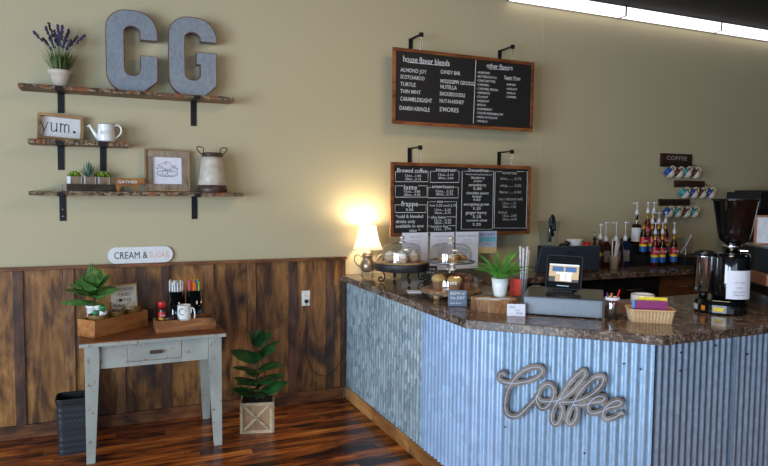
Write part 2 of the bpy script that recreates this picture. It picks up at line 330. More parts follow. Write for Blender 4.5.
# ------------------------------------------------------------------ mesh helpers
class MB:
    def __init__(s): s.v = []; s.f = []; s.mi = []; s.smooth = []
    def add(s, vs, fs, mat=None, mi=0, sm=False):
        o = len(s.v)
        s.v += [tuple(mat @ Vector(p)) if mat is not None else tuple(p) for p in vs]
        for f in fs: s.f.append([i + o for i in f]); s.mi.append(mi); s.smooth.append(sm)
        return s
    def box(s, x0, x1, y0, y1, z0, z1, mat=None, mi=0):
        vs = [(x, y, z) for x in (x0, x1) for y in (y0, y1) for z in (z0, z1)]
        return s.add(vs, [(0, 1, 3, 2), (4, 6, 7, 5), (0, 4, 5, 1), (2, 3, 7, 6), (0, 2, 6, 4), (1, 5, 7, 3)], mat, mi)
    def lathe(s, prof, n=24, mat=None, mi=0, sm=True, c=(0, 0, 0), cap=True):
        vs = []; fs = []
        for r, z in prof:
            for k in range(n):
                a = 2 * PI * k / n; vs.append((c[0] + r * math.cos(a), c[1] + r * math.sin(a), c[2] + z))
        for i in range(len(prof) - 1):
            for k in range(n): fs.append((i * n + k, i * n + (k + 1) % n, (i + 1) * n + (k + 1) % n, (i + 1) * n + k))
        s.add(vs, fs, mat, mi, sm)
        if cap:
            for i in (0, len(prof) - 1):
                if prof[i][0] > 1e-5:
                    ring = [vs[i * n + k] for k in range(n)]
                    s.add(ring, [list(range(n))[::-1] if i == 0 else list(range(n))], mat, mi)
        return s
    def loft(s, rings, mat=None, mi=0, sm=False, cap0=True, cap1=True):
        n = len(rings[0]); vs = [p for r in rings for p in r]; fs = []
        for i in range(len(rings) - 1):
            for k in range(n): fs.append((i * n + k, i * n + (k + 1) % n, (i + 1) * n + (k + 1) % n, (i + 1) * n + k))
        s.add(vs, fs, mat, mi, sm)
        if cap0: s.add(rings[0], [list(range(n))[::-1]], mat, mi)
        if cap1: s.add(rings[-1], [list(range(n))], mat, mi)
        return s
    def tube(s, pts, r, n=8, mat=None, mi=0, closed=False, cap=True):
        P = [Vector(p) for p in pts]; m = len(P); rr = r if isinstance(r, (list, tuple)) else [r] * m
        rings = []; prev = None
        for i in range(m):
            a = P[(i - 1) % m] if (i > 0 or closed) else P[i]; b = P[(i + 1) % m] if (i < m - 1 or closed) else P[i]
            t = (b - a).normalized()
            if prev is None: u = t.orthogonal().normalized()
            else:
                u = prev - t * prev.dot(t); u = u.normalized() if u.length > 1e-6 else t.orthogonal().normalized()
            w = t.cross(u); prev = u
            rings.append([tuple(P[i] + (u * math.cos(2 * PI * k / n) + w * math.sin(2 * PI * k / n)) * rr[i]) for k in range(n)])
        if closed: rings.append(rings[0])
        return s.loft(rings, mat, mi, True, cap and not closed, cap and not closed)
    def prism(s, pts, z0, z1, mat=None, mi=0, mside=None):
        n = len(pts); vs = [(x, y, z0) for x, y in pts] + [(x, y, z1) for x, y in pts]
        s.add(vs, [list(range(n))[::-1], list(range(n, 2 * n))], mat, mi)
        return s.add(vs, [(k, (k + 1) % n, (k + 1) % n + n, k + n) for k in range(n)], mat, mi if mside is None else mside)
    def ball(s, c, rx, ry=None, rz=None, n=12, m=8, mat=None, mi=0):
        ry = ry or rx; rz = rz or rx; T = (mat or Matrix()) @ Matrix.Translation(c) @ Matrix.Diagonal((rx, ry, rz, 1))
        return s.lathe([(math.sin(PI * i / m), -math.cos(PI * i / m)) for i in range(m + 1)], n, T, mi, True, cap=False)
    def ribbon(s, pts, w, t, y0=0, rise=0, mi=0):
        """flat band of width w and thickness t along pts (x, z) standing in the plane y = y0"""
        P = [Vector((p[0], p[1])) for p in pts]; m = len(P); rings = []
        for i in range(m):
            d = (P[min(i + 1, m - 1)] - P[max(i - 1, 0)]).normalized(); nn = Vector((-d.y, d.x)) * w / 2; y = y0 - rise * i / m
            a, b = P[i] + nn, P[i] - nn
            rings.append([(a.x, y, a.y), (b.x, y, b.y), (b.x, y - t, b.y), (a.x, y - t, a.y)])
        return s.loft(rings, None, mi)
    def text(s, txt, x, y, h, w=None, align='LEFT', mat=None, mi=0, ext=0.0004, off=0.0, shear=0):
        """words as flat geometry in the XZ plane facing -Y; x,y = baseline position, h = cap height, w = fitted width"""
        vs, fs = text_mesh(txt, ext, off)
        x0 = min(v[0] for v in vs); x1 = max(v[0] for v in vs)
        k = h / 0.7; kx = (w / (x1 - x0)) if w else k
        ox = {'LEFT': 0, 'CENTER': -(x1 - x0) * kx / 2, 'RIGHT': -(x1 - x0) * kx}[align]
        return s.add([(x + ox + (p[0] - x0) * kx + shear * p[1] * k, -p[2] * k - 0.0008, y + p[1] * k) for p in vs], fs, mat, mi)
    def build(s, name, mats, parent=None, loc=None, rot=None, bevel=0, kind=None, label=None, autosmooth=True):
        me = bpy.data.meshes.new(name); me.from_pydata(s.v, [], s.f); me.update()
        if not isinstance(mats, (list, tuple)): mats = [mats]
        for m in mats: me.materials.append(MT[m] if isinstance(m, str) else m)
        me.polygons.foreach_set('material_index', s.mi); me.polygons.foreach_set('use_smooth', s.smooth)
        bm = bmesh.new(); bm.from_mesh(me)
        if not bevel: bmesh.ops.remove_doubles(bm, verts=bm.verts, dist=1e-6)
        else:
            bmesh.ops.remove_doubles(bm, verts=bm.verts, dist=1e-6)
            ed = [e for e in bm.edges if len(e.link_faces) == 2 and e.calc_face_angle(0) > 0.6]
            if ed: bmesh.ops.bevel(bm, geom=ed, offset=bevel, segments=2, profile=0.6, affect='EDGES')
        bmesh.ops.recalc_face_normals(bm, faces=bm.faces)
        bm.to_mesh(me); bm.free(); me.update()
        o = bpy.data.objects.new(name, me); COL.objects.link(o)
        if parent: o.parent = parent
        if loc is not None: o.location = loc
        if rot is not None: o.rotation_euler = rot
        if kind: o['kind'] = kind
        if label: o['label'] = label
        return o
_tc = {}
def text_mesh(txt, ext, off):
    key = (txt, ext, off)
    if key not in _tc:
        cu = bpy.data.curves.new('t', 'FONT'); cu.body = txt; cu.extrude = ext * 10; cu.offset = off; cu.resolution_u = 2
        o = bpy.data.objects.new('t', cu); COL.objects.link(o)
        me = bpy.data.meshes.new_from_object(o)
        _tc[key] = ([tuple(v.co) for v in me.vertices], [list(p.vertices) for p in me.polygons])
        bpy.data.objects.remove(o); bpy.data.curves.remove(cu); bpy.data.meshes.remove(me)
    return _tc[key]
def tag(o, label, cat, group=None):
    o['label'] = label; o['category'] = cat
    if group: o['group'] = group
    return o
def thing(name, label, cat, loc, rotz=0, group=None):
    o = bpy.data.objects.new(name, None); o.empty_display_size = 0.05; COL.objects.link(o)
    o.location = loc; o.rotation_euler = (0, 0, rotz); return tag(o, label, cat, group)
def dup(root, loc, rotz=None, label=None, rot=None, parent=None):
    r = root.copy(); COL.objects.link(r); r.location = loc
    if rotz is not None: r.rotation_euler = (0, 0, rotz)
    if rot is not None: r.rotation_euler = rot
    if label: r['label'] = label
    for ch in list(root.children):
        c = ch.copy(); COL.objects.link(c); c.parent = r
        for g in ch.children:
            d = g.copy(); COL.objects.link(d); d.parent = c
    return r
def struct(o): o['kind'] = 'structure'; return o
def rrect(w, d, r, z, n=5, cx=0, cy=0):
    pts = []
    for sx, sy, a0 in ((1, 1, 0), (-1, 1, PI / 2), (-1, -1, PI), (1, -1, 3 * PI / 2)):
        for k in range(n + 1):
            a = a0 + PI / 2 * k / n; pts.append((cx + sx * (w / 2 - r) + r * math.cos(a), cy + sy * (d / 2 - r) + r * math.sin(a), z))
    return pts
def smooth(pts, k=5, closed=False):
    P = [Vector(p) for p in pts]; out = []; n = len(P)
    for i in range(n if closed else n - 1):
        g = (lambda j: P[j % n]) if closed else (lambda j: P[max(0, min(n - 1, j))])
        p0, p1, p2, p3 = g(i - 1), g(i), g(i + 1), g(i + 2)
        for q in range(k):
            t = q / k
            out.append(0.5 * ((2 * p1) + (p2 - p0) * t + (2 * p0 - 5 * p1 + 4 * p2 - p3) * t * t + (3 * p1 - p0 - 3 * p2 + p3) * t ** 3))
    if not closed: out.append(P[-1])
    return [tuple(p) for p in out]
def leaf(mb, base, az, el, L, w, droop=0.5, fold=0.15, n=6, mi=0, tip=1.0, twist=0):
    """a leaf blade from base, heading az, rising at el, bending down by droop radians"""
    p = Vector(base); vs = []; fs = []; up = el
    for i in range(n + 1):
        t = i / n; ww = w * (math.sin(PI * min(1, t * 0.97 + 0.03)) ** 0.75) * (1 - 0.25 * (1 - t) * 0) * 0.5
        if i == n: ww = w * 0.01
        d = Vector((math.cos(az) * math.cos(up), math.sin(az) * math.cos(up), math.sin(up)))
        sd = Vector((-math.sin(az), math.cos(az), 0)); nn = d.cross(sd) * -1
        sd = sd * math.cos(twist) + nn * math.sin(twist)
        vs += [tuple(p + sd * ww + nn * -abs(ww) * -fold), tuple(p), tuple(p - sd * ww + nn * abs(ww) * fold)]
        p = p + d * (L / n); up -= droop / n
    for i in range(n):
        a = i * 3; fs += [(a, a + 1, a + 4, a + 3), (a + 1, a + 2, a + 5, a + 4)]
    mb.add(vs, fs, None, mi, True); return p

# ------------------------------------------------------------------ room shell
XL, XR_, YF, H = -5.5, 9.0, -9.5, 3.66
floor = struct(MB().box(XL, XR_, YF, 0.15, -0.2, -0.006).build('floor', 'floor'))
fr = random.Random(3)
y = 0.0; row = 0
while y > -2.5:
    x = -1.75 - fr.random() * 0.5
    while x < 1.88:
        L = fr.uniform(0.7, 1.9); x2 = min(x + L, 1.89)
        MB().box(-(x2 - x - 0.003) / 2, (x2 - x - 0.003) / 2, -0.0395, 0.0395, -0.005, 0).build('floor_board', 'floor', floor, ((x + x2) / 2, y - 0.0405, 0))
        x = x2
        if x2 >= 1.88: break
    y -= 0.081; row += 1
struct(MB().box(XL, XR_, YF, 0.15, H, H + 0.1).build('ceiling', 'ceil'))
wall = struct(MB().box(XL, XR_, 0, 0.15, 0, H).build('wall_back', 'wall'))
struct(MB().box(XR_, XR_ + 0.15, YF, 0.15, 0, H).build('wall_right', 'ceil'))
# left wall with two window openings, front wall with three
lw = MB(); ys = [YF] + [q for ab in LWIN for q in ab] + [0.15]
for i in range(0, len(ys), 2): lw.box(XL - 0.15, XL, ys[i], ys[i + 1], 0, H)
for a, b in LWIN: lw.box(XL - 0.15, XL, a, b, 0, 0.08); lw.box(XL - 0.15, XL, a, b, 2.96, H)
struct(lw.build('wall_left', 'plainwall'))
fw = MB(); xs = [XL] + [q for ab in WIN for q in ab] + [XR_]
for i in range(0, len(xs), 2): fw.box(xs[i], xs[i + 1], YF - 0.15, YF, 0, H)
for a, b in WIN: fw.box(a, b, YF - 0.15, YF, 0, 0.55); fw.box(a, b, YF - 0.15, YF, 2.95, H)
struct(fw.build('wall_front', 'plainwall'))
for i, (a, b) in enumerate(WIN):
    w = MB()
    for x0, x1, z0, z1 in ((a, b, 0.55, 0.61), (a, b, 2.89, 2.95), (a, a + 0.05, 0.61, 2.89), (b - 0.05, b, 0.61, 2.89), ((a + b) / 2 - 0.02, (a + b) / 2 + 0.02, 0.61, 2.89)):
        w.box(x0, x1, YF - 0.1, YF - 0.04, z0, z1)
    struct(w.build('window_%d' % (i + 1), 'matblack'))
struct(MB().box(3.861, 3.873, -0.0025, 0, 1.07, H).build('trim_1', 'wall'))

# wainscot: boards, battens and cap rail are pieces of the back wall
bx = [-2.87, -2.545, -2.22, -1.895, -1.57, -1.245, -0.92, -0.586, -0.266, 0.069, 0.393, 0.715, 1.047, 1.387, 1.712]
bm_ = ['wmid', 'wdark'] * 3 + ['wmid', 'wdark', 'wmid', 'wmid', 'wdark', 'wmid', 'wmid', 'wdark', 'wdark']
prev = -3.2
for i, xb in enumerate(bx + [1.84]):
    if i < len(bx):
        MB().box(-0.033, 0.033, -0.016, 0, -0.55, 0.55).build('batten', bm_[i], wall, (xb, -0.0125, 0.648), bevel=0.002)
        a, b = prev, xb
    else: a, b = prev, 1.81
    MB().box((a - b) / 2 + 0.001, (b - a) / 2 - 0.001, -0.011, 0, -0.55, 0.55).build('wainscot_board', 'wains', wall, ((a + b) / 2, -0.001, 0.648))
    prev = xb
MB().box(-0.017, 0.017, -0.03, 0, -0.55, 0.55).build('batten', 'wdark', wall, (1.829, -0.001, 0.648), bevel=0.002)
MB().box(-2.53, 2.53, -0.05, 0, -0.012, 0.012).build('cap_rail', 'cap', wall, (-0.675, -0.001, 1.211), bevel=0.003)
struct(MB().box(-2.50, 2.50, -0.032, 0, -0.048, 0.048).build('baseboard_back', 'cap', None, (-0.67, -0.001, 0.049), bevel=0.003))

# ceiling light strip along the wall
for i, x0 in enumerate((3.432, 4.789, 6.146)):
    t = thing('ceiling_light', ['leftmost length of the bright light strip, starting above the upper chalkboard', 'middle length of the bright light strip between its two joints', 'rightmost length of the bright light strip, nearest the right edge'][i], 'light', (x0 + 0.6785, -0.06, 3.56), 0, 'light strip along the ceiling')
    f = MB(); f.box(-0.674, 0.674, 0.045, 0.053, 0, 0.10); f.box(-0.674, 0.674, -0.045, 0.053, 0.09, 0.10)
    f.box(-0.674, -0.668, -0.045, 0.053, 0, 0.1); f.box(0.668, 0.674, -0.045, 0.053, 0, 0.1)
    f.build('housing', 'zincside', t)
    MB().box(-0.667, 0.667, -0.045, 0.044, 0.002, 0.089).build('diffuser', 'tube', t)
#SECTION2
# ------------------------------------------------------------------ the bar
bar = thing('coffee_bar', 'bar clad in corrugated galvanized steel sheets', 'bar counter', (1.855, 0, 0))
def corrug(name_mat, p0, p1, z0, z1, pitch=0.0455, amp=0.005, off=0.0):
    """one corrugated sheet standing from p0 to p1 (world xy), left to right as seen from outside"""
    a = Vector((p0[0] - 1.855, p0[1])); b = Vector((p1[0] - 1.855, p1[1])); d = (b - a); L = d.length; d.normalize(); n = Vector((d.y, -d.x))
    if off == 'bend': pass
    k = int(L / pitch * 10); m = MB(); vs = []; fs = []
    for i in range(k + 1):
        s_ = L * i / k; q = a + d * s_ + n * (amp * math.cos(2 * PI * s_ / pitch) + amp + off)
        vs += [(q.x, q.y, z0), (q.x, q.y, z1)]
    for i in range(k): fs.append((2 * i, 2 * i + 2, 2 * i + 3, 2 * i + 1))
    m.add(vs, fs, None, 0, True)
    return m
ZT = 1.018
SH = [('galvA', [(1.865, -0.002), (1.865, -0.72)], 0.0), ('galvA', [(1.865, -0.70), (1.865, -1.478)], 0.003)]
for mname, (a, b), off in SH: corrug(mname, a, b, 0.105, ZT, off=off).build('corrugated_sheet', mname, bar)
# third sheet wraps round the bend in the bar
c1 = corrug('galvB', (1.865, -1.465), (1.865, -2.060), 0.105, ZT, off=0.006); c2 = corrug('galvB', (1.855, -2.046), (1.990, -2.181), 0.105, ZT, off=0.003)
o = len(c1.v); c1.v += c2.v; c1.f += [[i + o for i in f] for f in c2.f]; c1.mi += c2.mi; c1.smooth += c2.smooth
c1.build('corrugated_sheet', 'galvB', bar)
corrug('galvC', (1.986, -2.177), (2.529, -2.720), 0.105, ZT, amp=0.0045, off=0.002).build('corrugated_sheet', 'galvC', bar)
corrug('galvC', (2.524, -2.717), (3.115, -2.717), 0.105, ZT, amp=0.007).build('corrugated_sheet', 'galvD', bar)
corrug('galvC', (3.09, -2.717), (4.98, -2.717), 0.105, ZT, amp=0.007, off=0.002).build('corrugated_sheet', 'galvD', bar)
def base_poly(o):    # outline of the bar body, grown outwards by o
    return [(1.873 - o, -0.002), (1.893 - o, -2.046 - o * 0.41), (2.535 - o * 0.41, -2.705 - o), (4.98, -2.705 - o), (4.98, -1.95), (3.12, -1.95), (2.58, -1.45), (2.58, -0.002)]
loc = lambda P: [(x - 1.855, y) for x, y in P]
MB().prism(loc(base_poly(0)), 0.0, ZT).build('carcass', 'gap', bar)
# kick boards
def board_between(a, b, z0, z1, t, name, mat, parent, bev=0.002):
    a = Vector(a); b = Vector(b); d = b - a; L = d.length; ang = math.atan2(d.y, d.x)
    return MB().box(0.001, L - 0.001, -t, 0, z0, z1).build(name, mat, parent, (a.x - 1.855, a.y, 0), (0, 0, ang), bevel=bev)
kick = wood('knotty_kick_board_long', [srgb(104, 64, 34), srgb(146, 94, 50), srgb(170, 114, 62), srgb(190, 136, 80)], axis='X', rough=0.42, grain=4)
board_between((1.873, -0.035), (1.873, -0.62), 0, 0.103, 0.022, 'kick_board', kick, bar)
board_between((1.873, -0.62), (1.873, -1.28), 0, 0.103, 0.022, 'kick_board', kick, bar)
board_between((1.873, -1.28), (1.873, -2.05), 0, 0.103, 0.022, 'kick_board', kick, bar)
board_between((1.873, -2.064), (2.53, -2.721), 0, 0.103, 0.012, 'kick_board', kick, bar)
board_between((2.56, -2.705), (4.98, -2.705), 0, 0.103, 0.022, 'kick_board', kick, bar)
for y_, z_ in ((2.53, 0.93), (2.05, 0.95)): pass
nails = MB()
for px_, pz_ in ((2.70, 0.955), (2.95, 0.97), (2.70, 0.86), (3.2, 0.90)): nails.ball((px_ - 1.855, -2.731, pz_), 0.006, n=8, m=5)
for s_, pz_ in ((0.42, 0.62), (0.80, 0.90), (0.20, 0.48), (0.62, 0.40), (0.88, 0.88)):
    nails.ball((0.006 + s_ * 0.7071 - 0.013, -2.052 - s_ * 0.7071 - 0.013, pz_), 0.005, n=8, m=5)
nails.build('nail_heads', 'matblack', bar)

ct = [(1.803, -0.002), (1.803, -2.082), (2.508, -2.789), (5.0, -2.789), (5.0, -1.86), (3.15, -1.86), (2.65, -1.40), (2.65, -0.002)]
o = MB().prism([(x - 1.803, y) for x, y in ct], 0, 0.05).build('countertop', 'granite', None, (1.803, 0, 1.0195), bevel=0.004)
tag(o, 'brown speckled laminate countertop with two angled corners on the corrugated bar', 'countertop')
o = MB().box(0, 4.6, -0.733, -0.002, 0, 0.05).build('back_countertop', 'granite', None, (2.652, 0, 1.0195), bevel=0.004)
tag(o, 'dark brown speckled worktop along the back wall under the mug racks', 'countertop')

def cabinet(name, x0, x1, ndoor, mat, label, hm='steel', cat='cabinet'):
    t = thing(name, label, cat, (x0, 0, 0)); w = x1 - x0
    MB().box(0.002, w - 0.002, -0.64, -0.034, 0.0, 1.018).build('body', mat, t)
    dw = w / ndoor
    for k in range(ndoor):
        d = MB().box(k * dw + 0.006, (k + 1) * dw - 0.006, -0.662, -0.641, 0.1, 0.80).build('door', mat, t, bevel=0.003)
        MB().tube([(k * dw + dw * 0.85, -0.663, 0.62), (k * dw + dw * 0.85, -0.69, 0.63), (k * dw + dw * 0.85, -0.69, 0.73), (k * dw + dw * 0.85, -0.663, 0.74)], 0.005).build('handle', hm, d)
        d = MB().box(k * dw + 0.006, (k + 1) * dw - 0.006, -0.662, -0.641, 0.815, 1.0).build('drawer', mat, t, bevel=0.003)
        MB().tube([(k * dw + dw * 0.35, -0.663, 0.9), (k * dw + dw * 0.36, -0.69, 0.9), (k * dw + dw * 0.64, -0.69, 0.9), (k * dw + dw * 0.65, -0.663, 0.9)], 0.005).build('handle', hm, d)
cabinet('base_cabinet', 4.775, 6.7, 3, 'cabinet', 'brown wooden base cabinet under the back worktop, left of the grinder')
cabinet('under_counter_fridge', 3.5, 4.77, 2, 'black', 'black appliance under the back worktop behind the pen jar', cat='fridge')
cabinet('dark_base_cabinet', 2.66, 3.495, 1, 'matblack', 'dark cabinet under the back worktop behind the fern', cat='cabinet')

# script sign on the bar
S1 = [(0.187, 0.774), (0.173, 0.79), (0.157, 0.779), (0.154, 0.759), (0.173, 0.742), (0.208, 0.738), (0.253, 0.743), (0.297, 0.755), (0.345, 0.774), (0.38, 0.801), (0.391, 0.827), (0.373, 0.842), (0.335, 0.838), (0.292, 0.816), (0.252, 0.782), (0.224, 0.739), (0.204, 0.695), (0.193, 0.647), (0.192, 0.596), (0.206, 0.565), (0.236, 0.555), (0.269, 0.568), (0.304, 0.605), (0.34, 0.648), (0.367, 0.684), (0.382, 0.725), (0.407, 0.752), (0.436, 0.755), (0.454, 0.728), (0.448, 0.68), (0.42, 0.635), (0.388, 0.624), (0.365, 0.657), (0.364, 0.69)]
S2 = [(0.364, 0.69), (0.383, 0.665), (0.419, 0.663), (0.466, 0.673), (0.508, 0.696), (0.553, 0.738), (0.59, 0.788), (0.614, 0.829), (0.605, 0.85), (0.581, 0.835), (0.544, 0.791), (0.511, 0.738), (0.487, 0.69), (0.463, 0.649), (0.448, 0.609), (0.447, 0.563), (0.468, 0.545), (0.493, 0.58), (0.501, 0.635), (0.486, 0.666)]
S3 = [(0.487, 0.673), (0.524, 0.674), (0.562, 0.682), (0.607, 0.702), (0.659, 0.738), (0.695, 0.782), (0.707, 0.818), (0.692, 0.832), (0.657, 0.816), (0.613, 0.769), (0.577, 0.714), (0.555, 0.663), (0.535, 0.619), (0.527, 0.573), (0.543, 0.557), (0.567, 0.579), (0.579, 0.621), (0.575, 0.653), (0.561, 0.666)]
S4 = [(0.561, 0.666), (0.605, 0.669), (0.649, 0.685), (0.694, 0.699), (0.716, 0.716), (0.704, 0.728), (0.673, 0.72), (0.645, 0.693), (0.633, 0.661), (0.641, 0.635), (0.669, 0.634), (0.706, 0.651), (0.742, 0.674), (0.778, 0.686), (0.8, 0.703), (0.786, 0.716), (0.756, 0.705), (0.722, 0.673), (0.709, 0.631), (0.726, 0.609), (0.766, 0.626), (0.81, 0.657)]
cs = thing('script_sign', 'grey-brown wooden script sign reading Coffee on the corrugated bar front', 'sign', (1.875 - 0.021, -2.052 - 0.031, 0.550), -PI / 4); cs.scale = (0.975, 1, 1)
path = smooth([(x, z - 0.55) for x, z in []] or [(x, z - 0.55, 0) for x, z in S1 + S2[1:] + S3[1:] + S4[1:]], 5)
MB().ribbon([(p[0], p[1]) for p in path], 0.031, 0.018, -0.002, 0.008).build('lettering', 'signwood', cs)
MB().ribbon([(p[0] - 0.001, p[1]) for p in path], 0.0038, 0.0015, -0.0203, 0.008).build('inlaid_line', M_('pale_blue_inlay', (176, 184, 208), 0.5), cs)

# ------------------------------------------------------------------ wall shelves
def shelf(x0, x1, zt, th, brs, label, seed):
    t = thing('wall_shelf', label, 'shelf', ((x0 + x1) / 2, 0, zt - th), 0, 'live-edge shelves on the left wall'); q = random.Random(seed)
    n = 60; hw = (x1 - x0) / 2; rings = []
    for i in range(n + 1):
        x = -hw + 2 * hw * i / n; f1 = -0.2 + q.uniform(-0.007, 0.005); f2 = -0.198 + q.uniform(-0.003, 0.006); zz = q.uniform(-0.0015, 0.0005)
        rings.append([(x, -0.001, 0), (x, f2, 0.0), (x, f1, th * 0.5), (x, f2 + 0.004, th + zz), (x, -0.175, th), (x, -0.001, th)])
    m = MB(); m.loft(rings)
    for i, f in enumerate(m.f):
        if i < n * 6 and (i % 6) in (1, 2, 3): m.mi[i] = 1
    m.build('board', ['shelf', 'bark'], t)
    for bx_, zb in brs:
        b = MB(); z0 = zb - (zt - th)
        b.box(-0.021, 0.021, -0.006, -0.0005, z0, -0.0005); b.box(-0.021, 0.021, -0.207, -0.0005, -0.006, -0.0005); b.box(-0.021, 0.021, -0.2125, -0.2065, -0.006, th * 0.75)
        br = b.build('bracket', 'iron', t, (bx_ - (x0 + x1) / 2, 0, 0))
        for k in ((0.18, 0.45) if (seed == 3 and bx_ < 0) else ()): MB().ball((0, -0.0062, z0 * (1 - k)), 0.006, 0.003, 0.006, 8, 5).build('screw', 'steel', br)
shelf(-0.534, 0.884, 2.474, 0.028, [(-0.293, 2.309), (0.612, 2.264)], 'top live-edge wall shelf holding the lavender and the big letters', 1)
shelf(-0.486, 0.142, 2.110, 0.034, [(-0.300, 1.907), (-0.026, 1.906)], 'short middle live-edge shelf under the yum sign', 2)
shelf(-0.487, 0.950, 1.757, 0.030, [(-0.296, 1.544), (0.612, 1.551)], 'bottom live-edge wall shelf with succulents and pitcher', 3)

# big zinc letters
def zletter(name, outline, loc, label, rot=(0, 0, 0), d=0.075):
    t = thing(name, label, 'letter', loc); t.rotation_euler = rot; n = len(outline)
    T = Matrix(((1, 0, 0, 0), (0, 0, -1, 0), (0, 1, 0, 0), (0, 0, 0, 1)))      # outline x,z ; depth towards -y
    MB().prism(outline, 0.0, d, T).build('side_band', 'zincside', t)
    MB().prism(outline, d + 0.0005, d + 0.002, T).build('face', 'galvL', t)
    MB().tube([(x, -d - 0.001, z) for x, z in outline], 0.003, 6, closed=True).build('edge_trim', 'rust', t)
def arc(cx, cz, r, a0, a1, n=7): return [(cx + r * math.cos(R(a0 + (a1 - a0) * i / n)), cz + r * math.sin(R(a0 + (a1 - a0) * i / n))) for i in range(n + 1)]
w, h = 0.342, 0.575
C_out = [(w, 0.375), (w, h - 0.14)] + arc(w - 0.15, h - 0.15, 0.15, 0, 90)[1:] + arc(0.14, h - 0.14, 0.14, 90, 180) + arc(0.13, 0.13, 0.13, 180, 270) + [(w - 0.10, 0)] + [(w, 0.085), (w, 0.262), (w - 0.115, 0.262), (w - 0.115, 0.17)] + arc(w - 0.165, 0.165, 0.05, 0, -90)[1:] + arc(0.167, 0.165, 0.05, -90, -180) + arc(0.167, h - 0.16, 0.05, 180, 90) + arc(w - 0.165, h - 0.16, 0.05, 90, 0) + [(w - 0.115, 0.375)]
zletter('letter_c', C_out, (0.006, -0.03, 2.4775), 'large zinc letter C with rusty edges on the top shelf')
G_out = [(w, 0.405), (w, h - 0.13)] + arc(w - 0.15, h - 0.15, 0.15, 0, 90)[1:] + arc(0.14, h - 0.14, 0.14, 90, 180) + arc(0.13, 0.13, 0.13, 180, 270) + [(w - 0.09, 0)] + [(w, 0.085), (w, 0.325), (w - 0.145, 0.325), (w - 0.145, 0.235), (w - 0.115, 0.235), (w - 0.115, 0.17)] + arc(w - 0.165, 0.165, 0.05, 0, -90)[1:] + arc(0.162, 0.165, 0.05, -90, -180) + arc(0.162, h - 0.16, 0.05, 180, 90) + arc(w - 0.165, h - 0.16, 0.05, 90, 0) + [(w - 0.115, 0.405)]
zletter('letter_g', G_out, (0.428, -0.03, 2.4775), 'large zinc letter G with rusty edges on the top shelf')

# lavender
t = thing('potted_lavender', 'faux lavender in a small whitewashed pot on the top shelf', 'plant', (-0.285, -0.11, 2.4745))
MB().lathe([(0.048, 0), (0.068, 0.085), (0.076, 0.088), (0.077, 0.112), (0.069, 0.112), (0.066, 0.095)], 20).build('pot', 'whitewash', t)
MB().lathe([(0.0, 0.0955), (0.064, 0.0955)], 16, cap=False).build('soil', 'soil', t)
q = random.Random(4); m = MB()
for i in range(170):
    a = q.uniform(0, 2 * PI); el = q.uniform(0.95, 1.5); L = q.uniform(0.10, 0.19); r0 = q.uniform(0, 0.045)
    leaf(m, (r0 * math.cos(a), r0 * math.sin(a), 0.094), a + q.uniform(-.5, .5), el, L, 0.008, q.uniform(0, 0.5), n=3)
m.build('foliage', 'grass', t, kind='stuff')
tips = [(-0.155, 0.335), (-0.085, 0.375), (-0.065, 0.405), (-0.035, 0.36), (-0.01, 0.395), (0.02, 0.385), (0.055, 0.38), (0.105, 0.34), (0.155, 0.345), (-0.02, 0.33), (-0.06, 0.30), (0.035, 0.32), (0.07, 0.30), (-0.1, 0.30), (0.005, 0.35)]
for i, (tx, tz) in enumerate(tips):
    ty = q.uniform(-0.05, 0.04); b0 = Vector((tx * 0.12, ty * 0.1, 0.094)); tp = Vector((tx, ty, tz + 0.02)); mid = b0.lerp(tp, 0.5) + Vector((-tx * 0.15, 0, 0.02))
    st = smooth([b0, mid, tp], 6)
    s_ = MB().tube(st, 0.0018, 5).build('flower_stem', 'grass', t)
    f = MB(); d = Vector(st[-1]) - Vector(st[-4]); d.normalize(); L = q.uniform(0.07, 0.10)
    for k in range(8):
        p = tp - d * (L * k / 8); rr = 0.0075 if k not in (5,) else 0.004
        for a in range(3): f.ball(p + Vector((q.uniform(-1, 1), q.uniform(-1, 1), q.uniform(-1, 1))) * 0.005, rr * q.uniform(0.8, 1.2), n=6, m=4)
    f.build('flower_head', 'lavender', s_)

# yum sign
def framed(name, label, cat, loc, w, h, fw, d, fm, pm, rot=(0, 0, 0), recess=0.015):
    t = thing(name, label, cat, loc); t.rotation_euler = rot
    for x0, x1, z0, z1 in ((-w / 2, w / 2, h - fw, h), (-w / 2, w / 2, 0, fw)): MB().box(x0, x1, -d, 0, z0, z1).build('frame_rail', fm, t, bevel=0.0015)
    for x0, x1 in ((-w / 2, -w / 2 + fw), (w / 2 - fw, w / 2)): MB().box(x0, x1, -d, 0, fw + 0.0005, h - fw - 0.0005).build('frame_stile', fm, t, bevel=0.0015)
    MB().box(-w / 2 + fw + 0.0005, w / 2 - fw - 0.0005, -d + recess, -0.002, fw + 0.0005, h - fw - 0.0005).build('panel', pm, t)
    return t, -d + recess - 0.0006
t, yy = framed('framed_word_sign', 'small wood-framed sign reading yum. on the short shelf', 'sign', (-0.300, -0.055, 2.111), 0.288, 0.178, 0.018, 0.04, 'yumwood', 'whitematt', (R(-4), R(2.5), R(10)), 0.028)
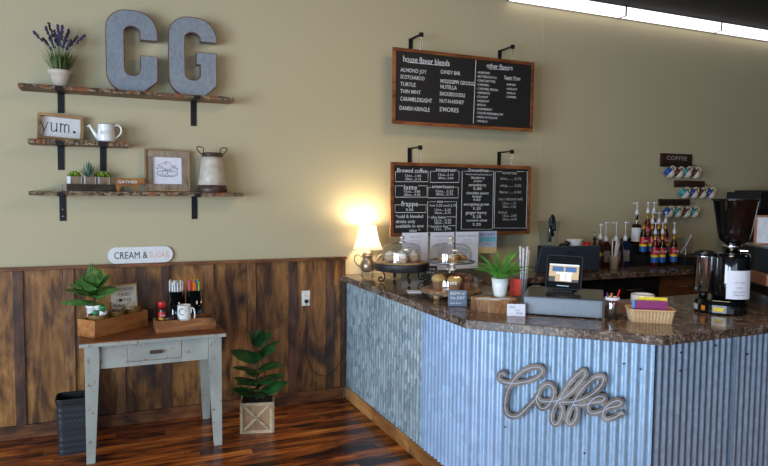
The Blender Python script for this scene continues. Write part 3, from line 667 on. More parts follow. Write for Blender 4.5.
# typewriter-style letters drawn as strokes
def stroke(m, pts, wd): m.ribbon([(p[0], p[1]) for p in pts], wd, 0.001)
m = MB(); tw = 0.0058
def ser(x, z, l=0.013): stroke(m, [(x - l / 2, z), (x + l / 2, z)], 0.0025)
bz, xh = 0.058, 0.118
m_y = lambda x: (stroke(m, [(x, xh), (x + 0.021, bz)], tw), stroke(m, [(x + 0.042, xh), (x + 0.021, bz), (x + 0.012, bz - 0.026), (x + 0.002, bz - 0.03)], tw * .8), ser(x, xh), ser(x + 0.042, xh))
m_y(-0.122)
x = -0.058; stroke(m, [(x, xh), (x, bz + 0.014), (x + 0.006, bz + 0.002), (x + 0.016, bz), (x + 0.028, bz + 0.008), (x + 0.033, bz + 0.018)], tw); stroke(m, [(x + 0.034, xh), (x + 0.034, bz)], tw); ser(x - 0.003, xh, 0.01); ser(x + 0.031, xh, 0.01); ser(x + 0.037, bz, 0.01)
x = 0.0; stroke(m, [(x, xh), (x, bz)], tw)
for k in (0, 1): stroke(m, [(x + k * 0.026, bz + 0.042), (x + k * 0.026 + 0.008, xh - 0.002), (x + k * 0.026 + 0.018, xh - 0.002), (x + k * 0.026 + 0.026, xh - 0.012), (x + k * 0.026 + 0.026, bz)], tw)
for k in range(3): ser(x + 0.026 * k, bz, 0.012)
ser(x - 0.003, xh, 0.01)
m.prism([(0.088 + 0.009 * math.cos(a * PI / 6), 0.066 + 0.009 * math.sin(a * PI / 6)) for a in range(12)], 0, 0.001, Matrix(((1, 0, 0, 0), (0, 0, -1, 0), (0, 1, 0, 0), (0, 0, 0, 1))))
m.build('lettering', 'ink', t, (0.0, yy, 0))

# watering can
t = thing('watering_can', 'small white enamel watering can on the short shelf', 'watering can', (-0.002, -0.11, 2.1105), R(-8))
MB().lathe([(0.060, 0), (0.062, 0.006), (0.057, 0.06), (0.0535, 0.118), (0.0555, 0.122), (0.052, 0.122), (0.050, 0.1), (0.052, 0.02)], 28).build('body', 'white', t)
MB().lathe([(0.0535, 0.1225), (0.0555, 0.1245), (0.0515, 0.1245)], 24, cap=False).build('rim', 'ink', t)
MB().tube([(-0.05, 0, 0.018), (-0.075, 0, 0.055), (-0.10, 0, 0.098), (-0.108, 0, 0.108)], [0.016, 0.012, 0.009, 0.009]).build('spout', 'white', t)
MB().lathe([(0.008, 0), (0.017, 0.012), (0, 0.014)], 14, Matrix.Translation((-0.105, 0, 0.104)) @ Euler((0, R(-40), 0)).to_matrix().to_4x4()).build('rose', 'white', t)
MB().tube(smooth([(0.05, 0, 0.112), (0.075, 0, 0.12), (0.098, 0, 0.10), (0.095, 0, 0.06), (0.058, 0, 0.022)], 5), 0.0065).build('handle', 'white', t)
m = MB()
for k in range(14): a = 2 * PI * k / 14; m.ball((0.026 * math.cos(a), -0.0565, 0.06 + 0.016 * math.sin(a)), 0.003, n=6, m=4)
m.text('cafe', 0, 0.055, 0.012, 0.03, 'CENTER', Matrix.Translation((0, -0.0572, 0)))
m.build('embossed_mark', M_('soft_grey_relief', (206, 200, 196), 0.5), t)

# planter with three succulent blocks
a20 = R(20)
t = thing('planter_tray', 'dark wooden trough holding three succulents on the bottom shelf', 'planter', (-0.120, -0.10, 1.7575), a20)
w, d, hh = 0.325, 0.10, 0.05
for x0, x1, y0, y1 in ((-w / 2, w / 2, -d / 2, -d / 2 + 0.008), (-w / 2, w / 2, d / 2 - 0.008, d / 2)): MB().box(x0, x1, y0, y1, 0, hh).build('side_board', 'darkbox', t)
for x0 in (-w / 2, w / 2 - 0.008): MB().box(x0, x0 + 0.008, -d / 2 + 0.0085, d / 2 - 0.0085, 0, hh).build('end_board', 'barnwood', t)
MB().box(-w / 2 + 0.009, w / 2 - 0.009, -d / 2 + 0.009, d / 2 - 0.009, 0.001, 0.03).build('floor_board', 'darkbox', t)
for k, (lx, lab) in enumerate(((-0.098, 'small wood block of lime succulents, at the left of the planter'), (-0.002, 'small wood block with a spiky blue-green aloe, middle of the planter'), (0.094, 'small wood block of lime succulents, at the right of the planter'))):
    p = Matrix.Rotation(a20, 3, 'Z') @ Vector((lx, 0, 0)) + Vector((-0.120, -0.10, 1.7575 + 0.0305))
    s_ = thing('potted_succulent', lab, 'plant', p, a20)
    MB().box(-0.0335, 0.0335, -0.0335, 0.0335, 0, 0.072).build('block', 'barnwood', s_, bevel=0.002)
    MB().box(-0.0375, -0.0341, -0.0335, 0.0335, 0, 0.072).build('side_plate', 'whitematt', s_)
    MB().box(0.0341, 0.0375, -0.0335, 0.0335, 0, 0.072).build('side_plate', 'whitematt', s_)
    q = random.Random(k + 20); m = MB()
    if k == 1:
        for i in range(26):
            a = i * 2.4; leaf(m, (0, 0, 0.07), a, R(30 + 2.2 * i), 0.085 + i * 0.0013, 0.012, -0.25, 0.4, n=5)
        m.build('leaves', 'aloe', s_)
    else:
        for i in range(5):
            cx, cy = q.uniform(-.022, .022), q.uniform(-.022, .022)
            for j in range(12): leaf(m, (cx, cy, 0.071), j * 2.4, R(12 + 6 * j), 0.042, 0.019, -0.6, 0.5, n=4)
        m.build('leaves', 'rosette', s_)

# GATHER animal cut-out
t = thing('animal_cutout_sign', 'rust-orange wooden animal cut-out lettered GATHER on the bottom shelf', 'sign', (0.148, -0.12, 1.7575), R(4)); t.scale = (1.15, 1.0, 1.15)
T = Matrix(((1, 0, 0, 0), (0, 0, -1, 0), (0, 1, 0, 0), (0, 0, 0, 1)))
an = [(-0.075, 0.0), (-0.058, 0.0), (-0.056, 0.024), (-0.045, 0.034), (0.02, 0.034), (0.03, 0.024), (0.032, 0), (0.05, 0), (0.053, 0.03), (0.062, 0.05), (0.078, 0.046), (0.09, 0.05), (0.092, 0.062), (0.080, 0.074), (0.084, 0.088), (0.072, 0.086), (0.058, 0.084), (-0.055, 0.084), (-0.074, 0.08), (-0.082, 0.068), (-0.080, 0.03)]
MB().prism(an, -0.01, 0.01, T).build('cutout', 'gather', t, bevel=0.0015)
MB().text('GATHER', -0.012, 0.052, 0.018, 0.115, 'CENTER', Matrix.Translation((0, -0.0103, 0)), off=0.01).build('lettering', 'whitematt', t)

# barn-wood frame with line drawing
t, yy = framed('framed_line_drawing', 'square barn-wood frame holding a small botanical line drawing', 'picture', (0.413, -0.045, 1.759), 0.318, 0.314, 0.056, 0.03, 'barnwood', 'paper', (R(-5), 0, R(3)), 0.012)
MB().box(-0.159, -0.151, -0.042, -0.031, 0, 0.314).build('outer_lip', 'yumwood', t); MB().box(0.151, 0.159, -0.042, -0.031, 0, 0.314).build('outer_lip', 'yumwood', t)
MB().box(-0.1505, 0.1505, -0.042, -0.031, 0.306, 0.314).build('outer_lip', 'yumwood', t); MB().box(-0.1505, 0.1505, -0.042, -0.031, 0, 0.008).build('outer_lip', 'yumwood', t)
m = MB(); el = lambda cx, cz, rx, rz, a0=0, a1=360, n=20: [(cx + rx * math.cos(R(a0 + (a1 - a0) * i / n)), cz + rz * math.sin(R(a0 + (a1 - a0) * i / n))) for i in range(n + 1)]
stroke(m, el(0, 0.135, 0.075, 0.024), 0.003); stroke(m, el(0, 0.135, 0.06, 0.017, 200, 350), 0.002); stroke(m, el(-0.02, 0.14, 0.018, 0.014), 0.002); stroke(m, el(0.02, 0.135, 0.02, 0.015, 30, 300), 0.002)
for i in range(9):
    x = -0.07 + 0.0175 * i; z = 0.158 + 0.012 * math.sin(i * 1.2); stroke(m, [(x, z), (x + 0.004, z + 0.015)], 0.0025); stroke(m, el(x, z + 0.018, 0.004, 0.006, n=8), 0.002)
stroke(m, [(-0.075, 0.19), (-0.05, 0.205), (-0.02, 0.212), (-0.005, 0.222), (0.015, 0.218), (0.03, 0.20), (0.05, 0.192), (0.07, 0.198)], 0.002); stroke(m, el(-0.005, 0.215, 0.01, 0.01, 60, 300, 10), 0.0025)
m.build('line_drawing', 'ink', t, (0, yy, 0))

# pitcher
t = thing('ribbed_metal_pitcher', 'tall cream ribbed metal jug with brown bands on the bottom shelf', 'pitcher', (0.732, -0.112, 1.7575), R(5))
n = 56; rings = []
for r_, z in ((0.103, 0.055), (0.093, 0.11), (0.085, 0.18), (0.077, 0.235), (0.073, 0.268)):
    rings.append([((r_ + 0.003 * math.cos(k * PI)) * math.cos(2 * PI * k / n), (r_ + 0.003 * math.cos(k * PI)) * math.sin(2 * PI * k / n), z) for k in range(n)])
MB().loft(rings, sm=True).build('ribbed_body', 'cream', t)
MB().lathe([(0.108, 0), (0.111, 0.004), (0.108, 0.05), (0.100, 0.0555)], 40).build('base_band', 'brownband', t)
MB().lathe([(0.0745, 0.2685), (0.075, 0.298), (0.069, 0.300), (0.066, 0.29)], 36).build('rim_band', 'brownband', t)
for s_ in (-1, 1):
    MB().tube(smooth([(s_ * 0.066, 0, 0.296), (s_ * 0.062, 0, 0.328), (s_ * 0.085, 0, 0.342), (s_ * 0.112, 0, 0.338), (s_ * 0.108, 0, 0.318), (s_ * 0.076, 0, 0.283)], 5), 0.004).build('handle', 'brownband', t)

# cream and sugar plaque on the cap rail
t = thing('oval_plaque', 'white oval plaque reading CREAM & SUGAR on the wainscot rail', 'sign', (0.2205, -0.018, 1.2245)); t.rotation_euler = (R(-6), 0, 0)
hw, r_ = 0.228, 0.061
MB().prism([(hw - r_ + r_ * math.cos(R(a)), r_ + r_ * math.sin(R(a))) for a in range(-90, 91, 12)] + [(-hw + r_ + r_ * math.cos(R(a)), r_ + r_ * math.sin(R(a))) for a in range(90, 271, 12)], 0, 0.013, T).build('board', 'whitematt', t, bevel=0.001)
m = MB(); m.text('CREAM &', -0.185, 0.036, 0.050, 0.232, 'LEFT', Matrix.Translation((0, -0.0132, 0))); m.build('black_lettering', 'ink', t)
m = MB(); m.text('SUGAR', 0.06, 0.039, 0.047, 0.142, 'LEFT', Matrix.Translation((0, -0.0132, 0))); m.build('pink_lettering', 'pinkink', t, label='faded pink lettering reading SUGAR')

# ------------------------------------------------------------------ chalkboards
CROP = {'u': (380, 20, 3.882, 50, 598, 102, 168, 402, 436), 'l': (380, 130, 3.882, 45, 585, 123, 142, 415, 403)}
def chalkboard(name, x0, x1, z0, z1, label):
    w, h = x1 - x0, z1 - z0; t = thing(name, label, 'chalkboard', ((x0 + x1) / 2, -0.19, z0)); f = 0.028
    for a, b in ((0, f), (h - f, h)): MB().box(-w / 2, w / 2, -0.02, 0.0, a, b).build('frame_rail', 'frame', t, bevel=0.002)
    for a, b in ((-w / 2, -w / 2 + f), (w / 2 - f, w / 2)): MB().box(a, b, -0.02, 0.0, f + 0.0005, h - f - 0.0005).build('frame_stile', 'frame', t, bevel=0.002)
    MB().box(-w / 2 + f + 0.0005, w / 2 - f - 0.0005, -0.012, -0.002, f + 0.0005, h - f - 0.0005).build('slate_panel', 'chalkb', t)
    return t, w, h
def chalk_pos(kind, w, h, cx, cy):
    _, _, _, L, Rr_, tL, tR, bL, bR = CROP[kind]; s_ = (cx - L) / (Rr_ - L); tt = s_ / (1.085 - 0.085 * s_)
    top = tL + (tR - tL) * s_; bot = bL + (bR - bL) * s_
    return -w / 2 + w * tt, h * (1 - (cy - top) / (bot - top)), h / (bot - top)
def chalk_lines(kind, w, h, items, m):
    for txt, cx0, cx1, cy, ph in items:
        xa, za, k = chalk_pos(kind, w, h, cx0, cy); xb, _, _ = chalk_pos(kind, w, h, cx1, cy); z2 = chalk_pos(kind, w, h, cx1, cy)[1]
        m.text(txt, xa, za - ph * k * 0.5, ph * k, xb - xa, 'LEFT', None, off=0.004)
def chalk_rule(kind, w, h, pts, m, wd=0.004):
    m.ribbon([chalk_pos(kind, w, h, x, y)[:2] for x, y in pts], wd, 0.0008)
Tm = lambda: MB()
t, w, h = chalkboard('flavor_chalkboard', 2.188, 3.611, 2.344, 2.976, 'upper chalkboard listing house flavor blends and other flavors'); chalk_u = t
m = MB()
chalk_lines('u', w, h, [('house flavor blends', 90, 268, 147, 24), ('ALMOND JOY', 80, 180, 190, 15), ('SCOTCHAROO', 80, 172, 217, 15), ('TURTLE', 80, 138, 245, 15), ('THIN MINT', 80, 158, 273, 15), ('CARAMELDELIGHT', 80, 202, 303, 16), ('DANISH KRINGLE', 78, 194, 339, 16),
    ('CANDY BAR', 234, 310, 199, 15), ('MISSISSIPPI GROGG', 234, 366, 235, 15), ('NUTELLA', 234, 297, 257, 15), ('SNICKERDOODLE', 232, 330, 284, 15), ('NUT-N-HONEY', 232, 326, 312, 15), ("S'MORES", 232, 306, 345, 17), ('other flavors', 412, 514, 176, 18)], m)
m.build('blends_writing', 'chalk', t, (0, -0.0128, 0), kind='stuff'); m = MB()
for i, (s_, x1) in enumerate((('ALMOND', 425), ('BUTTERSCOTCH', 452), ('CAKE BATTER', 448), ('CARAMEL', 424), ('CARAMEL PECAN', 458), ('CINNAMON', 426), ('COCONUT', 420), ('HAZELNUT', 424), ('MOCHA', 412), ('RASPBERRY', 438), ('TOASTED MARSHMALLOW', 480), ('WHITE CHOCOLATE', 458), ('VANILLA', 420))):
    chalk_lines('u', w, h, [('-' + s_, 376, x1, 202 + i * 15.8, 8.5)], m)
chalk_lines('u', w, h, [('Sugar Free', 482, 545, 222, 13), ('-ALMOND', 490, 528, 250, 8), ('-HAZELNUT', 490, 534, 267, 8), ('-VANILLA', 490, 528, 283, 8), ('-CARAMEL', 490, 532, 298, 8)], m)
chalk_rule('u', w, h, [(108, 162), (250, 177)], m); chalk_rule('u', w, h, [(370, 156), (364, 402)], m, 0.005); chalk_rule('u', w, h, [(420, 190), (498, 196)], m); chalk_rule('u', w, h, [(486, 232), (542, 236)], m, 0.002)
m.build('chalk_writing', 'chalk', t, (0, -0.0128, 0), kind='stuff')
t, w, h = chalkboard('menu_chalkboard', 2.180, 3.603, 1.398, 2.027, 'lower chalkboard menu with boxed drink prices'); chalk_l = t
m = MB()
def cbox(x0, y0, x1, y1, g0, g1, wd=0.0045):
    chalk_rule('l', w, h, [(g0, y0), (x0, y0), (x0, y1), (x1, y1), (x1, y0), (g1, y0)], m, wd)
cbox(63, 160, 187, 200, 70, 182); cbox(196, 160, 306, 203, 214, 298); cbox(63, 216, 184, 260, 92, 150); cbox(187, 222, 304, 263, 198, 290); cbox(63, 290, 181, 320, 84, 152)
cbox(187, 278, 298, 398, 216, 250); cbox(318, 160, 440, 385, 340, 424); cbox(446, 162, 572, 380, 472, 532)
chalk_rule('l', w, h, [(187, 338), (196, 338)], m); chalk_rule('l', w, h, [(258, 337), (296, 337)], m); chalk_rule('l', w, h, [(187, 373), (198, 373)], m); chalk_rule('l', w, h, [(268, 371), (296, 371)], m)
chalk_lines('l', w, h, [('Brewed coffee', 70, 182, 155, 17), ('12oz....1.85', 100, 160, 176, 9), ('20oz....2.15', 100, 160, 189, 9), ('steamer', 216, 296, 153, 15), ('12oz...3.10', 226, 284, 172, 9), ('20oz...3.60', 226, 284, 185, 9),
    ('latte', 96, 146, 221, 18), ('12oz....3.85', 96, 158, 237, 9), ('20oz....4.50', 96, 158, 250, 9), ('americano', 202, 288, 218, 13), ('12oz....2.25', 218, 284, 236, 9), ('20oz....2.75', 218, 284, 248, 9), ('frappe', 86, 150, 285, 20), ('5.50', 104, 132, 309, 10),
    ('*cold & blended', 66, 170, 335, 13), ('drinks only', 66, 140, 355, 13), ('available in one', 66, 172, 373, 13), ('size *', 118, 160, 390, 11), ('tea', 222, 246, 276, 11), ('hot 2.25 iced 2.75', 196, 298, 292, 9), ('12oz....2.25', 214, 276, 309, 8), ('20oz....2.75', 214, 276, 321, 8),
    ('chai latte', 200, 256, 338, 11), ('12oz....3.95', 214, 278, 350, 8), ('20oz....4.50', 214, 278, 360, 8), ('london fog', 202, 266, 374, 10), ('12oz....3.75', 214, 278, 385, 8),
    ('Smoothies', 342, 420, 155, 13), ('*made with real fruit & ice*', 330, 434, 171, 6), ('blueberry', 354, 406, 184, 10), ('pomm', 364, 394, 197, 9), ('strawberry', 344, 412, 212, 11), ('5.00', 362, 394, 227, 10), ('chocolate peanut', 336, 422, 243, 11), ('butter', 360, 396, 257, 10), ('4.50', 362, 390, 270, 9),
    ('energizing green', 326, 424, 287, 11), ('5.25', 362, 392, 304, 9), ('ginger berry', 334, 416, 320, 12), ('5.25', 362, 394, 336, 10), ('turmeric citrus', 338, 418, 350, 10), ('5.25', 362, 394, 366, 10)], m)
m.build('chalk_writing', 'chalk', t, (0, -0.0128, 0), kind='stuff')
m = MB()
chalk_lines('l', w, h, [('extras', 474, 530, 165, 13), ('shot.........0.75', 466, 548, 188, 10), ('whip.........0.50', 466, 548, 215, 10), ('flavor.......0.50', 464, 548, 240, 10), ('soy / almond milk', 462, 556, 267, 11), ('12oz ---.75', 478, 530, 284, 9), ('20oz --1.00', 478, 530, 297, 9), ('lotus', 462, 496, 318, 11), ('12oz...3.85', 478, 534, 332, 9), ('20oz...4.50', 478, 534, 346, 9)], m)
m.build('faint_chalk_writing', 'chalkfaint', t, (0, -0.0128, 0), kind='stuff')
# brackets and chains
def sign_bracket(x, zt, zb, ztop_board, label):
    t = thing('sign_bracket', label, 'bracket', (x, 0, zt - 0.11), 0, 'black iron sign brackets')
    MB().box(-0.019, 0.019, -0.006, -0.0005, -0.05, 0.11).build('wall_plate', 'iron', t)
    MB().box(-0.011, 0.011, -0.20, -0.0065, 0.096, 0.108).build('arm', 'iron', t, bevel=0.001)
    MB().box(-0.017, 0.017, -0.219, -0.1995, 0.080, 0.116).build('end_cap', 'iron', t, bevel=0.003)
    z = zt - 0.11 + 0.080; L = z - ztop_board; k = 0; zz = 0.080
    nl = max(3, int(L / 0.016))
    for k in range(nl):
        c = 0.080 - (k + 0.5) * L / nl; hh = L / nl * 0.62; r = 0.006
        P = [((r * math.cos(a) if k % 2 else 0), -0.208 + (0 if k % 2 else r * math.cos(a)), c + hh * math.sin(a)) for a in [2 * PI * i / 10 for i in range(10)]]
        MB().tube(P, 0.0017, 5, closed=True).build('chain_link', 'chrome', t)
for x, zt, ztb, lab in ((2.448, 3.115, 2.976, 'black bracket with chain at the left of the upper chalkboard'), (3.370, 3.105, 2.976, 'black bracket with chain at the right of the upper chalkboard'), (2.450, 2.168, 2.027, 'black bracket with chain at the left of the lower chalkboard'), (3.386, 2.165, 2.027, 'black bracket with chain at the right of the lower chalkboard')):
    sign_bracket(x, zt, 0, ztb, lab)

# outlet and cord
t = thing('wall_outlet', 'white double wall outlet on the wainscot', 'outlet', (1.50, -0.0125, 0.822))
MB().box(-0.035, 0.035, -0.006, 0, 0, 0.127).build('cover_plate', 'ivory', t, bevel=0.002)
for z in (0.04, 0.087):
    s_ = MB().box(-0.016, 0.016, -0.0085, -0.0061, z - 0.014, z + 0.014).build('socket', 'ivory', t, bevel=0.001)
    m = MB(); m.box(-0.008, -0.006, -0.0092, -0.0086, z - 0.006, z + 0.006); m.box(0.006, 0.008, -0.0092, -0.0086, z - 0.006, z + 0.006); m.build('slots', 'ink', s_)
t = thing('power_cord', 'thin dark lamp cord hanging from the wall outlet', 'cord', (1.50, -0.0225, 0.862))
MB().box(-0.013, 0.013, -0.022, 0, -0.013, 0.013).build('plug', 'matblack', t, bevel=0.003)
MB().tube(smooth([(0, -0.018, -0.012), (0.002, -0.02, -0.1), (-0.004, -0.012, -0.30), (0.012, -0.014, -0.48), (0.07, -0.016, -0.60), (0.15, -0.018, -0.645), (0.25, -0.02, -0.60), (0.31, -0.02, -0.50), (0.338, -0.02, -0.36), (0.3475, -0.02, -0.20)], 6), 0.0026, 6).build('cable', 'matblack', t)


# ------------------------------------------------------------------ table
t = thing('side_table', 'small chipped grey-painted table with a wooden top against the wainscot', 'table', (0.277, -0.357, 0))
tw_, td, th_ = 0.915, 0.655, 0.795
MB().box(-tw_ / 2, tw_ / 2, -td / 2, td / 2, th_ - 0.006, th_).build('wooden_top', 'tabletop', t, bevel=0.002)
MB().box(-tw_ / 2, tw_ / 2, -td / 2, td / 2, th_ - 0.030, th_ - 0.0065).build('painted_edge', 'chippy', t, bevel=0.003)
ax, ay = 0.36, 0.27
zt_, zb_ = th_ - 0.0305, th_ - 0.185
for sx in (-1, 1):
    for sy in (-1, 1):
        m = MB(); cx, cy = sx * 0.386, sy * 0.265; k = 0.0
        rings = []
        for z, a in ((0, 0.026), (zb_ - 0.02, 0.042), (zb_, 0.043), (zt_, 0.043)):
            # the taper is on the inner faces
            ix, iy = sx * (0.043 - a), sy * (0.043 - a)
            rings.append([(cx + ix - a, cy + iy - a, z), (cx + ix + a, cy + iy - a, z), (cx + ix + a, cy + iy + a, z), (cx + ix - a, cy + iy + a, z)])
        m.loft(rings).build('leg', 'chippy', t, bevel=0.002)
yf = -0.285
MB().box(-0.340, -0.178, yf, yf + 0.02, zb_, zt_).build('apron', 'chippy', t); MB().box(0.168, 0.340, yf, yf + 0.02, zb_, zt_).build('apron', 'chippy', t)
MB().box(-0.1775, 0.1675, yf, yf + 0.02, zb_, zb_ + 0.028).build('apron', 'chippy', t)
d = MB().box(-0.175, 0.165, yf - 0.003, yf + 0.018, zb_ + 0.031, zt_ - 0.003).build('drawer', 'chippy', t, bevel=0.002)
m = MB(); m.box(-0.038, 0.038, yf - 0.026, yf - 0.016, zb_ + 0.075, zb_ + 0.098); m.box(-0.034, -0.022, yf - 0.0165, yf - 0.0035, zb_ + 0.08, zb_ + 0.093); m.box(0.022, 0.034, yf - 0.0165, yf - 0.0035, zb_ + 0.08, zb_ + 0.093)
m.build('drawer_pull', 'brownband', d, bevel=0.002)
MB().box(-0.340, 0.340, 0.262, 0.28, zb_, zt_).build('apron', 'chippy', t)
for sx in (-1, 1): MB().box(sx * 0.378 - 0.01, sx * 0.378 + 0.01, -0.227, 0.227, zb_, zt_).build('apron', 'chippy', t)
TZ = 0.7955
# left wooden box
def open_box(name, label, cat, loc, rz, w, d, h, th, mat, corner=None, notch=False):
    t = thing(name, label, cat, loc, rz)
    if notch:
        P = [(-w / 2, 0), (w / 2, 0), (w / 2, h), (0.03, h), (0.02, h - 0.010), (-0.03, h - 0.012), (-0.045, h), (-w / 2, h)]
        T2 = Matrix(((1, 0, 0, 0), (0, 0, -1, -d / 2 + th), (0, 1, 0, 0), (0, 0, 0, 1)))
        MB().prism(P, 0, th, T2).build('front_board', mat, t, bevel=0.0015)
    else: MB().box(-w / 2, w / 2, -d / 2, -d / 2 + th, 0, h).build('front_board', mat, t, bevel=0.0015)
    MB().box(-w / 2, w / 2, d / 2 - th, d / 2, 0, h).build('back_board', mat, t, bevel=0.0015)
    for x0 in (-w / 2, w / 2 - th): MB().box(x0, x0 + th, -d / 2 + th + 0.0005, d / 2 - th - 0.0005, 0, h * 1.02).build('end_board', mat, t, bevel=0.0015)
    MB().box(-w / 2 + th + 0.001, w / 2 - th - 0.001, -d / 2 + th + 0.001, d / 2 - th - 0.001, 0.002, 0.012).build('base_board', mat, t)
    return t
az = R(41)
e1 = Vector((math.cos(az), math.sin(az), 0)); e2 = Vector((-math.sin(az), math.cos(az), 0)); fl = Vector((-0.092, -0.555, TZ))
cb = fl + e1 * 0.2275 + e2 * 0.08
bt = open_box('wooden_box', 'orange-brown wooden box at the left of the side table', 'box', cb, az, 0.455, 0.16, 0.112, 0.009, 'crate')
MB().box(-0.233, -0.2285, -0.072, 0.072, 0.004, 0.012).build('runner', 'crate', bt)
def in_box(s_, q_=0.08, z=0.0): p = fl + e1 * s_ + e2 * q_; p.z = TZ + z; return p
# three round tins standing in the box
def tin(s_, label, contents):
    t = thing('round_bowl', label, 'bowl', in_box(s_, 0.08, 0.0125 + 0.012))
    MB().lathe([(0.045, -0.0118), (0.045, -0.0002)], 20).build('foot_ring', 'brownband', t)
    MB().lathe([(0.058, 0), (0.062, 0.01), (0.064, 0.108), (0.066, 0.112), (0.061, 0.112), (0.058, 0.104)], 28).build('bowl', M_('brass_bowl', (150, 116, 66), 0.45, 0.3), t)
    MB().lathe([(0, 0.09), (0.0575, 0.09)], 24, cap=False).build('fill', contents, t)
    return t
tin(0.098, 'round brass bowl of green creamer cups in the wooden box', 'soil'); tin(0.238, 'round brass bowl of dark pods in the wooden box', 'matblack'); tin(0.378, 'round brass bowl of sugar packets in the wooden box', 'whitematt')
q = random.Random(9)
for i, (dx, dy, dz, mt) in enumerate(((-0.03, -0.01, 0.118, 'green'), (-0.008, -0.03, 0.114, 'white'), (0.015, -0.005, 0.121, 'green'), (0.03, -0.032, 0.112, 'white'), (0.0, 0.028, 0.116, 'green'), (-0.005, 0.0, 0.150, 'white'), (0.02, -0.02, 0.148, 'green'))):
    o = MB().lathe([(0.013, 0), (0.018, 0.020), (0.022, 0.022), (0.022, 0.026), (0, 0.027)], 14).build('creamer_cup', mt, None, in_box(0.100 + dx, 0.08 + dy, dz + 0.014), (q.uniform(-.5, .5), q.uniform(-.5, .5), 0))
    tag(o, ('green' if mt == 'green' else 'white') + ' creamer cup piled in the left brass bowl', 'creamer', 'creamer cups in the left bowl')
for i in range(6):
    a = i * PI / 3; o = MB().lathe([(0.013, 0), (0.018, 0.014), (0, 0.02)], 12).build('dark_pod', 'blackgloss' if i % 2 else 'steel', None, in_box(0.238 + 0.032 * math.cos(a), 0.08 + 0.032 * math.sin(a), 0.118), (0, 0, 0))
    tag(o, 'small dark pod in the middle brass bowl', 'pod', 'dark pods in the middle bowl')
for i in range(9):
    o = MB().box(-0.028, 0.028, -0.014, 0.014, 0, 0.004).build('sugar_packet', M_('raw_sugar_packet', (212, 190, 158), 0.6) if i == 0 else MT['raw'], None, in_box(0.378 + q.uniform(-.016, .016), 0.08 + q.uniform(-.014, .014), 0.118 + i * 0.006), (q.uniform(-.12, .12), q.uniform(-.12, .12), q.uniform(0, 3)))
    MT['raw'] = o.data.materials[0]
    tag(o, 'tan sugar packet piled in the right brass bowl', 'packet', 'sugar packets in the right bowl')
# potted foliage plant on the table
pc = Vector((-0.10, -0.225, TZ))
t = thing('potted_foliage_plant', 'leafy green plant in a white pot on the side table', 'plant', pc)
MB().lathe([(0.036, 0), (0.04, 0.004), (0.050, 0.15), (0.054, 0.152), (0.054, 0.168), (0.048, 0.168), (0.046, 0.15)], 24).build('pot', 'white', t)
MB().lathe([(0, 0.1505), (0.046, 0.1505)], 18, cap=False).build('soil', 'soil', t)
MB().tube([(0, 0, 0.151), (0.004, 0, 0.2), (0, 0, 0.30)], 0.006, 7).build('stem', 'stem', t)
q = random.Random(31)
for (az_, el_, L, wd, z, dr) in ((100, 78, 0.20, 0.085, 0.27, 0.3), (185, 42, 0.17, 0.065, 0.27, 0.75), (200, 30, 0.19, 0.06, 0.25, 0.5), (190, 14, 0.20, 0.055, 0.20, 0.4), (215, 45, 0.13, 0.07, 0.24, 0.8), (250, 55, 0.14, 0.08, 0.26, 0.6), (285, 48, 0.15, 0.085, 0.25, 0.9), (320, 52, 0.16, 0.08, 0.26, 0.5), (345, 30, 0.17, 0.06, 0.24, 0.5), (5, 60, 0.15, 0.07, 0.28, 0.5), (60, 70, 0.17, 0.08, 0.28, 0.4), (270, 20, 0.13, 0.07, 0.20, 0.6), (300, 10, 0.12, 0.06, 0.19, 0.5), (240, 25, 0.13, 0.06, 0.21, 0.7), (150, 60, 0.15, 0.07, 0.28, 0.5), (30, 35, 0.14, 0.06, 0.22, 0.5), (265, 68, 0.15, 0.08, 0.29, 0.5), (130, 35, 0.13, 0.06, 0.25, 0.6), (170, 62, 0.15, 0.07, 0.26, 0.9), (10, 40, 0.15, 0.07, 0.25, 0.9), (210, 62, 0.14, 0.07, 0.29, 0.6), (330, 66, 0.14, 0.07, 0.29, 0.6), (275, 35, 0.13, 0.075, 0.24, 1.0)):
    m = MB(); leaf(m, (0.0, 0, z - 0.02), R(az_), R(el_), L * 1.08, wd * 1.12, dr, 0.18, n=7, twist=-0.6 * math.cos(R(az_)) + q.uniform(-0.2, 0.2)); m.build('leaf', 'croton', t)
# quote sign
p = in_box(0.24, 0.235)
t = thing('quote_sign', 'square white quote sign about coffee behind the wooden box', 'sign', (0.100, -0.092, TZ)); t.rotation_euler = (R(-5), R(-2), R(8))
MB().box(-0.098, 0.098, -0.018, 0, 0, 0.285).build('board', 'yumwood', t, bevel=0.002)
MB().box(-0.084, 0.09, -0.0195, -0.0185, 0.012, 0.272).build('face', M_('cream_sign_face', (206, 198, 186), 0.6), t)
m = MB()
for s_, z, wd in (('I THOUGHT', 0.238, 0.145), ('I LIKED', 0.198, 0.09), ('C FFEE', 0.158, 0.10), ('TURNS OUT', 0.118, 0.15), ('I JUST', 0.078, 0.08)): m.text(s_, 0.003, z, 0.023, wd, 'CENTER', Matrix.Translation((0, -0.0196, 0)))
m.ball((-0.021, -0.0205, 0.169), 0.012, 0.0015, 0.012, 12, 6)
m.build('lettering', 'ink', t)
